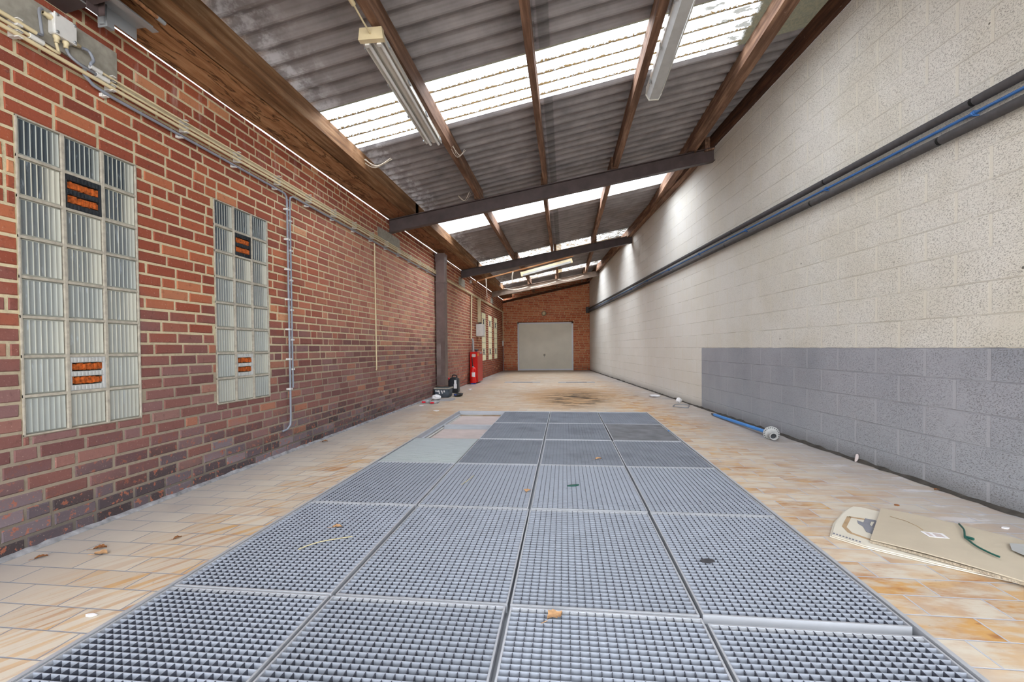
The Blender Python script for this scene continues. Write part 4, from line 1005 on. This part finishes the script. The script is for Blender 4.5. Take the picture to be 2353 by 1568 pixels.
mb = MB(); mb.cbox(3.60, 3.755, 19.36, 19.50, 2.46, 2.72, .01); tag(mb.build('pipe_box', M['insulation']), 'dark box where the insulated pipes meet the end wall', 'box')

# blue pole with grey roof terminal head
root = thing('vent_pole', 'blue plastic pole with grey ribbed funnel head lying by the block wall', 'pole', (4.83, 5.8, 0))
pa, pb = Vector((4.790, 6.62, .022)), Vector((4.875, 5.06, .055)); d = (pb - pa).normalized()
mb = MB(); mb.tube([pa, pb], .020, 14); mb.build('shaft', M['blue_pole'], root)
mb = MB(); mb.tube([pa - d * .10, pa - d * .06, pa], [.010, .014, .014], 10); mb.build('tip', M['black'], root)
hx = Vector((-.25, -1, -.04)).normalized(); hc = pb
mb = MB(); mb.lathe(hc, [(.03, -.04), (.06, -.02), (.078, -.005), (.080, .01), (.076, .022), (.055, .026), (.048, .03), (.037, .045), (.034, .13), (.038, .135), (.038, .145), (.030, .145), (.030, .05)], 28, hx); hd = mb.build('funnel_head', M['diffuser'], root)
for k in range(22):
    a = 2 * PI * k / 22; ax = hx.cross(Vector((0, 0, 1))).normalized(); ay = hx.cross(ax); e = ax * math.cos(a) + ay * math.sin(a)
    mb = MB(); mb.bar(hc + e * .062 + hx * .024, hc + e * .074 + hx * .024, .006, .003, up=tuple(hx)); mb.build('fin', M['black'], hd)
mb = MB(); mb.lathe(hc + hx * .10, [(.0, 0), (.031, 0)], 20, hx); mb.build('opening', M['black'], hd)

# shell-like plastic piece by the right wall
mb = MB(); loft(mb, [[(5.13 + .02 * math.sin(t * 1.6) + w_ * .35, 4.09 + .02 * t, .005 + .06 * t + w_ * .1) for w_ in (-.02 - .02 * math.sin(PI * t), .02 + .02 * math.sin(PI * t))] + [(5.145 + .02 * math.sin(t * 1.6) + w_ * .35, 4.10 + .02 * t, .005 + .06 * t + w_ * .1) for w_ in (.02 + .02 * math.sin(PI * t), -.02 - .02 * math.sin(PI * t))] for t in [k / 7 for k in range(8)]])
tag(mb.build('shard', M['slab']), 'curved pale shard leaning on the grey dado', 'litter')

# ------------------------------------------------------------------ cardboard
dL = Vector((.69, -.72, 0)).normalized(); dW = Vector((.60, .80, 0)).normalized()
def CB(a, b, z): return Vector((4.195, 2.408, z)) + dL * a + dW * b
root = thing('cardboard_sheet', 'long brown flattened cardboard box with white label, lying on top', 'cardboard', tuple(CB(.4, .3, .0)), 'flattened cardboard')
mb = MB(); n = 12
for lay, (z0, z1) in enumerate(((.016, .021), (.023, .028))):
    sh = -.012 * (1 - lay)
    poly0 = [CB(-.01 + sh, sh, 0), CB(1.15, sh - .02, 0), CB(1.15, .56, 0), CB(0 + sh, .585, 0)]
    for k in range(n):
        a0, a1 = 1.15 * k / n, 1.15 * (k + 1) / n; w = lambda a: .006 * math.sin(a * 7) * lay
        p = [CB(a0, sh, z0 + w(a0)), CB(a1, sh, z0 + w(a1)), CB(a1, .585, z0 + w(a1)), CB(a0, .585, z0 + w(a0))]; h_ = Vector((0, 0, z1 - z0))
        mb.hexa([tuple(q) for q in p] + [tuple(q + h_) for q in p], 0)
mb.build('top_layer', M['cardboard'], root)
mb = MB()
for k in range(n * 24):
    a0 = 1.15 * k / (n * 24); z = .015 + .006 * math.sin(a0 * 7) * .6
    p = CB(a0, -.016, z); mb.bar(p, p + dL * (1.15 / (n * 24) * .7), .006, .010)
mb.build('corrugated_edge', M['card_edge'], root)
mb = MB()
def flat(mb, pts, z, t=.0012): mb.prism([(CB(a, b, 0).x, CB(a, b, 0).y) for a, b in pts], z, z + t)
flat(mb, [(.18, .295), (.265, .345), (.29, .29), (.215, .24)], .0345); mb.build('label_sheet', M['paper'], root)
mb = MB(); flat(mb, [(.195, .295), (.21, .303), (.235, .262), (.22, .252)], .0352, .0006); flat(mb, [(.225, .312), (.255, .328), (.275, .29), (.243, .27)], .0352, .0006); mb.build('label_print', M['slab'], root)
mb = MB(); mb.tube([tuple(CB(a, b, .036)) for a, b in ((.05, .44), (.12, .42), (.17, .37), (.19, .33))], .003, 6); mb.v = [(x, y, .034 + (z - .036) * .2) for x, y, z in mb.v]; mb.build('stain', M['print_tan'], root)
mb = MB(); flat(mb, [(.50, .44), (.58, .50), (.80, .50), (.80, .22), (.60, .24), (.50, .34)], .036); mb.build('grey_patch', M['diffuser'], root)
mb = MB(); flat(mb, [(.56, .43), (.80, .44), (.80, .33), (.60, .34)], .0375); mb.build('second_label', M['paper'], root)
mb = MB(); mb.tube(smooth([CB(.33, .565, .040), CB(.345, .46, .046), CB(.345, .36, .040), CB(.35, .335, .042), CB(.38, .26, .041), CB(.42, .21, .040), CB(.45, .185, .040)], 5), .0042, 8)
mb.tube([CB(.345, .36, .042), CB(.375, .345, .044)], .007, 8); tag(mb.build('green_strap', M['green']), 'dark green strap bent over the brown cardboard', 'strap')
# pale sheet below, with a printed picture
root = thing('cardboard_sheet', 'pale torn cardboard flap with grey printed hook, partly under the brown sheet', 'cardboard', tuple(CB(-.2, .25, 0)), 'flattened cardboard')
mb = MB(); pl = [(-.165, -.06), (-.02, -.075), (.25, -.035), (.5, .02), (.5, .5), (.05, .54), (-.10, .55), (-.14, .53), (-.165, .40), (-.18, .15)]
mb.prism([(CB(a, b, 0).x, CB(a, b, 0).y) for a, b in pl], .002, .007); mb.prism([(CB(a + .01, b + .004, 0).x, CB(a + .01, b + .004, 0).y) for a, b in pl], .009, .014); mb.build('flap', M['cardboard_light'], root)
mb = MB()
for (p, q) in (((-.125, .31), (-.125, .12)), ((-.125, .12), (-.09, .05)), ((-.09, .05), (.02, .02)), ((-.125, .31), (-.03, .34))):
    a, b = CB(*p, .0145), CB(*q, .0145); mb.bar(a, b, .020, .0008)
mb.build('printed_rope', M['print_tan'], root)
mb = MB(); flat(mb, [(-.055, .35), (-.01, .36), (.01, .34), (-.025, .32), (-.025, .26), (.01, .17), (.01, .11), (-.03, .13), (-.05, .2), (-.075, .23), (-.085, .28), (-.055, .27)], .0152, .0008); flat(mb, [(-.01, .33), (.03, .34), (.03, .17), (-.015, .23)], .0164, .0006); mb.build('printed_hook', M['print_grey'], root)
mb = MB()
for k in range(9): a = -.155 + .014 * k; flat(mb, [(a, -.035 - .002 * k), (a + .008, -.037 - .002 * k), (a + .008, -.018 - .002 * k), (a, -.016 - .002 * k)], .0145, .0005)
mb.build('printed_text', M['print_grey'], root)

# ------------------------------------------------------------------ pit frame, joists, gratings
mb = MB()
t = .02
mb.box(PU0 - .02, PU0 - .003, PV0 - .02, pv1 + .02, -.05, .001); mb.box(pu1 + .003, pu1 + .02, PV0 - .02, pv1 + .02, -.05, .001); mb.box(PU0 - .02, pu1 + .02, PV0 - .02, PV0 - .003, -.05, .001); mb.box(PU0 - .02, pu1 + .02, pv1 + .003, pv1 + .02, -.05, .001)
mb.box(PU0 - .02, PU0 + .03, PV0, pv1, -.055, -.045); mb.box(pu1 - .03, pu1 + .02, PV0, pv1, -.055, -.045); mb.box(PU0, pu1, pv1 - .03, pv1 + .02, -.055, -.045); mb.box(PU0, pu1, PV0 - .02, PV0 + .03, -.055, -.045)
tag(mb.build('pit_edging', M['frame_steel']), 'steel angle frame around the grated floor pit', 'frame')
for c in range(1, 4):
    u = PU0 + c * PW; mb = MB(); ja, jb = PV0 + .032, pv1 - .032; mb.box(u - .03, u + .03, ja, jb, -.055, -.045); mb.box(u - .004, u + .004, ja, jb, -.15, -.055); mb.box(u - .03, u + .03, ja, jb, -.158, -.15)
    tag(mb.build('pit_joist', M['frame_steel']), 'steel joist under the %s lengthwise joint of the gratings' % ['left', 'middle', 'right'][c - 1], 'joist', 'pit joists')
for r in (5,):
    v = PV0 + r * PH; mb = MB(); mb.box(PU0 + .032, PU0 + PW - .032, v - .035, v + .035, -.045, -.037); mb.box(PU0 + .032, PU0 + PW - .032, v - .004, v + .004, -.16, -.045)
    mb.box(PU0 + PW * .72, PU0 + PW * .78, v - .30, v - .0, -.16, -.12)
    tag(mb.build('cross_bar', M['frame_steel']), 'bare steel cross bar in the uncovered corner of the pit', 'bar')
slab('screed_slab', [(PU0 + .04, PV0 + 5 * PH + .05), (PU0 + PW + .02, PV0 + 5 * PH + .05), (PU0 + PW + .02, pv1 - .04), (PU0 + .04, pv1 - .04)], -.12, -.075, 'slab', 'pinkish concrete slab in the uncovered pit cell farthest back', 'slab', 'slabs in the open pit cells')
slab('screed_slab', [(PU0 + .06, PV0 + 4 * PH + .02), (PU0 + PW + .02, PV0 + 4 * PH + .02), (PU0 + PW + .02, PV0 + 5 * PH - .12), (PU0 + .06, PV0 + 5 * PH - .12)], -.12, -.075, 'slab', 'pinkish concrete slab in the uncovered pit cell nearer the camera', 'slab', 'slabs in the open pit cells')
mb = MB(); mb.tube([(PU0 + .018, 4.92, -.078), (PU0 + .018, 6.9, -.078)], .018, 10); tag(mb.build('pit_pipe', M['white_plastic']), 'white pipe along the edge of the uncovered pit cells', 'pipe')

GW, GH = PW - .014, PH - .014
mf = MB(); b = .007; H = .036
for (x0, x1, y0, y1) in ((0, GW, 0, b), (0, GW, GH - b, GH), (0, b, b, GH - b), (GW - b, GW, b, GH - b)): mf.box(x0, x1, y0, y1, -H, 0)
for (x0, x1, y0, y1) in ((b, GW - b, b, b + .006), (b, GW - b, GH - b - .006, GH - b)): mf.box(x0, x1, y0, y1, -H, -.003)
mg = MB(); nt, nl = 37, 22
for k in range(1, nt):
    y = b + (GH - 2 * b) * k / nt; mg.box(b, GW - b, y - .0014, y + .0014, -H + .002, -.0008)
for k in range(1, nl):
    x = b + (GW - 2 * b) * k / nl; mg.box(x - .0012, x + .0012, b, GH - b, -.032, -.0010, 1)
gm = {}
for key, mt in (('a', 'grate'), ('b', 'grate_dirty')):
    fr = mf.build('frame', M['frame_steel'], None, (0, 0, 0)); gr = mg.build('grid', [M[mt], M['grate_shaded' if key == 'a' else 'grate_dirty']], None, (0, 0, 0)); gm[key] = (fr.data, gr.data)
    bpy.data.objects.remove(fr); bpy.data.objects.remove(gr)
coln = ['leftmost column', 'second column from the left', 'third column from the left', 'rightmost column']
rown = ['row cut by the bottom edge', 'second row from the camera', 'third row from the camera', 'fourth row from the camera', 'fifth row from the camera', 'farthest row']
jr = random.Random(21)
for r in range(6):
    for c in range(4):
        if c == 0 and r >= 3: continue
        if c == 3 and r == 4: continue
        dirty = r >= 4 or (r == 3 and c > 0)
        x, y = PU0 + c * PW + .007 + jr.uniform(-.003, .003), PV0 + r * PH + .007 + jr.uniform(-.003, .003)
        if r == 0 and c == 3: y -= .03
        root = thing('floor_grating', '%s steel floor grating, %s, %s' % ('soiled dark' if dirty else 'galvanised', coln[c], rown[r]), 'grating', (x, y, 0), 'floor gratings over the pit')
        root.rotation_euler = (0, 0, jr.uniform(-.002, .002)); root.location.z = jr.uniform(-.003, .001)
        for nm, me in zip(('frame', 'grid'), gm['b' if dirty else 'a']):
            o = bpy.data.objects.new(nm, me); COL.objects.link(o); o.parent = root
# pale cover plate and dark mat
x, y = PU0 + .008, PV0 + 3 * PH + .006
root = thing('cover_plate', 'pale grey ribbed steel plate replacing a grating in the leftmost column', 'plate', (x, y, -.04))
mb = MB(); mb.box(x, x + GW, y, y + GH, -.036, -.004); mb.build('plate_body', M['plate'], root)
mb = MB()
for k in range(34): yy = y + .012 + (GH - .03) * k / 34; mb.box(x + .006, x + GW - .006, yy, yy + .014, -.004, -.001)
mb.build('ribs', M['plate'], root)
x, y = PU0 + 3 * PW + .008, PV0 + 4 * PH + .006
root = thing('rubber_mat', 'smooth dark grey mat covering one cell in the rightmost column', 'mat', (x, y, -.04))
mb = MB(); mb.box(x, x + GW, y, y + GH, -.036, -.003); mb.build('mat_body', M['mat'], root)
mb = MB()
for (x0, x1, y0, y1) in ((x, x + GW, y, y + .01), (x, x + GW, y + GH - .01, y + GH), (x, x + .01, y, y + GH), (x + GW - .01, x + GW, y, y + GH)): mb.box(x0, x1, y0, y1, -.003, .000)
mb.build('edge', M['frame_steel'], root)

# ------------------------------------------------------------------ leaves and bits
def leaf(c, s, a, mat, label, seed=1, stem=True, z=.002, group='dry leaves'):
    r = random.Random(seed); root = None; mb = MB(); n = 9; L_, R_ = [], []
    out = []
    for k in range(n + 1):
        t = k / n; w = s * .38 * math.sin(PI * min(1, t * 1.02)) * (1 + .14 * math.sin(t * 22)) + .0005
        out.append((t * s - s / 2, w, t))
    vs = []
    for (x, w, t) in out:
        zz = z + s * .10 * math.sin(t * PI) + r.uniform(0, s * .03)
        for q in (-1, 0, 1):
            px, py = x, q * w; vs.append((c[0] + px * math.cos(a) - py * math.sin(a), c[1] + px * math.sin(a) + py * math.cos(a), zz + abs(q) * s * .12 * (.5 + r.random())))
    fs = []
    for k in range(n):
        for q in range(2): i = 3 * k + q; fs.append((i, i + 1, i + 4, i + 3))
    mb.add(vs, fs, 0, None, True); o = mb.build('dry_leaf', M[mat]); tag(o, label, 'leaf', group)
    if stem:
        x0, y0 = c[0] - s / 2 * math.cos(a), c[1] - s / 2 * math.sin(a)
        m2 = MB(); m2.tube([(x0, y0, z), (x0 - s * .25 * math.cos(a + .3), y0 - s * .25 * math.sin(a + .3), z + .004), (x0 - s * .45 * math.cos(a + .1), y0 - s * .45 * math.sin(a + .1), z + .002)], s * .018, 6)
        m2.build('stem', M[mat], o)
    return o
leaf((1.411, 2.357), .055, .2, 'leaf', 'dry tan leaf on the left gratings', 1, True, .001)
leaf((2.642, 1.642), .07, .7, 'leaf', 'curled tan leaf on the grating front and centre', 2, True, .001)
leaf((2.976, 4.02), .06, .4, 'leaf', 'small orange leaf on the dark gratings farther back', 3, True, .001)
leaf((.339, 1.987), .055, .5, 'leaf_dark', 'brown curled leaf on the left tiles, upper one of a pair', 4)
leaf((.409, 1.931), .06, .2, 'leaf', 'pale curled leaf on the left tiles, lower one of a pair', 5)
leaf((.153, 1.87), .045, .9, 'leaf_dark', 'small brown leaf at the foot of the left brick wall', 6)
leaf((.628, 2.139), .04, 1.2, 'leaf_dark', 'tiny brown leaf on the left tiles near the grating edge', 7)
leaf((.10, 4.55), .06, .3, 'leaf_dark', 'brown leaf by the brick wall under the vertical conduits', 8)
leaf((2.421, 3.079), .06, 1.4, 'leaf', 'pale twisted leaf stuck at the middle joint of the gratings', 9, True, .001)
conduit('straw_stalk', smooth([(1.357, 2.071, .004), (1.40, 2.12, .01), (1.454, 2.165, .012), (1.557, 2.244, .004)]), .0022, 'straw', 'long pale straw stalk on the left gratings', None, 'straw')
conduit('straw_stalk', smooth([(1.93, 3.18, .004), (1.96, 3.30, .008), (1.97, 3.42, .004)]), .0022, 'straw', 'short pale straw on the second column of gratings', None, 'straw')
slab('tape_scrap', blob(2.742, 3.234, .055, .018, 9, 3, .4), .0005, .006, 'green', 'dark teal tape scrap on the middle gratings', 'litter')
slab('grime_patch', blob(3.336, 2.15, .035, .025, 12, 6, .2), .0002, .002, 'grime', 'black greasy patch on the right gratings', 'stain')
slab('blue_scrap', blob(3.90, 5.436, .015, .02, 7, 3), .0, .006, 'blue_pole', 'tiny blue plastic chip by the dark mat', 'litter')
leaf((5.20, 3.35), .04, .3, 'leaf_dark', 'small brown leaf at the foot of the block wall', 12, False)
for i, (x, y, s_, lab) in enumerate([(5.038, 2.687, .02, 'small white plaster chip above the cardboard'), (4.721, 3.012, .016, 'tiny dark chip on the tiles above the cardboard'), (5.12, 2.55, .035, 'white paint flake by the upper edge of the cardboard')]):
    slab('plaster_chip', blob(x, y, s_, s_ * .7, 8, i), .0005, .006, 'paper' if i != 1 else 'leaf_dark', lab, 'litter')

# ------------------------------------------------------------------ floor drains at the back
for (x0, lab) in ((.96, 'left steel floor drain near the end wall'), (2.50, 'right steel floor drain near the end wall')):
    root = thing('floor_drain', lab, 'drain', (x0 + .5, 12.8, 0), 'floor drains')
    mb = MB(); y0, y1 = 12.65, 12.98
    for (a, b_, c, d_) in ((x0, x0 + .22, y0, y1), (x0 + .80, x0 + 1.02, y0, y1), (x0 + .22, x0 + .80, y0, y0 + .05), (x0 + .22, x0 + .80, y1 - .05, y1)): mb.box(a, b_, c, d_, .0005, .006)
    mb.build('drain_frame', M['frame_steel'], root)
    mb = MB(); mb.box(x0 + .22, x0 + .80, y0 + .05, y1 - .05, .0003, .001, 0); mb.build('drain_well', M['black'], root)
    mb = MB()
    for k in range(14): xx = x0 + .23 + .04 * k; mb.box(xx, xx + .014, y0 + .05, y1 - .05, .001, .006)
    mb.build('drain_bars', M['grate_dirty'], root)

# ------------------------------------------------------------------ cobwebs
def web(pts, r, label, grp='cobwebs'):
    mb = MB(); rd = random.Random(len(pts) * 3 + int(pts[0][1] * 10)); 
    for k in range(3):
        q = [(p[0] + rd.uniform(-.02, .02), p[1] + rd.uniform(-.02, .02), p[2] + rd.uniform(-.02, .02)) for p in pts]
        mb.tube(smooth(q, 4), r * rd.uniform(.4, 1), 5)
    tag(mb.build('cobweb', M['web']), label, 'cobweb', grp)
web([(.48, 16.35, 3.18), (.9, 16.38, 3.13), (1.38, 16.42, 3.24)], .012, 'thick dusty cobweb sagging above the left end of the third beam')
web([(1.45, 16.5, 3.22), (1.9, 16.52, 3.29), (2.38, 16.55, 3.42)], .012, 'dusty cobweb strand sagging between two purlins above the third beam')
web([(2.45, 16.6, 3.50), (2.8, 16.65, 3.45), (3.4, 16.7, 3.64)], .010, 'cobweb strand at the right part of the third beam')
web([(.42, 12.9, 3.02), (.44, 12.9, 2.8), (.46, 12.9, 2.48)], .012, 'long cobweb hanging from the batten near the brick wall')
web([(1.22, 12.9, 3.20), (1.20, 12.9, 3.05), (1.22, 12.9, 2.9)], .014, 'cobweb hanging left of the small distant lamp')
web([(1.37, 6.3, 3.22), (1.30, 6.25, 3.10), (1.2, 6.2, 3.15)], .003, 'fine cobweb above the left part of the longest beam')
web([(.43, 4.92, 3.16), (.55, 4.96, 3.10), (.72, 4.99, 3.18)], .006, 'white cobweb tuft at the eaves below the first skylight')
web([(1.45, 4.95, 3.26), (1.5, 5.05, 3.2), (1.55, 5.15, 3.3)], .003, 'fine cobweb near the middle of the first skylight')

# outside ground behind the camera
mb = MB(); mb.box(-12, 16, -25, -7, -.3, 0.); tag(mb.build('floor_outside', M['ground']), 'paving outside the open front of the shed', kind='structure')

# ------------------------------------------------------------------ light
w = bpy.data.worlds.new('World'); bpy.context.scene.world = w; w.use_nodes = True
bg = w.node_tree.nodes['Background']; bg.inputs[0].default_value = (.90, .95, 1, 1); bg.inputs[1].default_value = 4.0
def area(name, loc, rot, sx, sy, e, col=(1, 1, 1)):
    l = bpy.data.lights.new(name, 'AREA'); l.shape = 'RECTANGLE'; l.size, l.size_y, l.energy, l.color = sx, sy, e, col
    o = bpy.data.objects.new(name, l); COL.objects.link(o); o.location = loc; o.rotation_euler = rot; return o
for i, (b0, b1) in enumerate(BANDS):
    vm = (b0 + b1) / 2 + .18; um = uR(vm) / 2 - .1
    area('skylight_daylight', (um, vm, zs(um, vm) + .55), (0, -math.atan(.24), 0), uR(vm) - 1.3, .9, (90, 110, 180, 230)[i], (.93, .96, 1))
area('entrance_fill', (2.9, -2.6, 2.3), (math.radians(84), 0, 0), 5.2, 3.6, 230, (1, .985, .96))  # added unseen area lamp, frontal fill besides the sky at the open front

# ------------------------------------------------------------------ camera
cam = bpy.data.cameras.new('Camera'); cam.sensor_width = 36; cam.lens = 1026.8 / 2353 * 36; cam.clip_start = .05
co = bpy.data.objects.new('Camera', cam); COL.objects.link(co); co.location = (2.6853, 0, 1.0001); cam.shift_y = 33.9 / 2353
co.rotation_euler = (Matrix.Rotation(TH, 3, 'Z') @ Matrix.Rotation(PI / 2 - .0178, 3, 'X') @ Matrix.Rotation(-.0095, 3, 'Z')).to_euler()
bpy.context.scene.camera = co
sc = bpy.context.scene
sc.view_settings.view_transform = 'Standard'; sc.view_settings.look = 'None'; sc.view_settings.exposure = 0.08
sc.cycles.max_bounces = 5; sc.cycles.diffuse_bounces = 4; sc.cycles.glossy_bounces = 2; sc.cycles.transmission_bounces = 2; sc.cycles.transparent_max_bounces = 8
sc.cycles.caustics_reflective = False; sc.cycles.caustics_refractive = False; sc.cycles.sample_clamp_indirect = 6
sc.cycles.use_adaptive_sampling = True; sc.cycles.adaptive_threshold = .1; sc.cycles.adaptive_min_samples = 12; sc.cycles.use_light_tree = False; sc.cycles.time_limit = 900; sc.cycles.use_denoising = True
for o in bpy.data.objects:
    if '_w' in o: del o['_w']
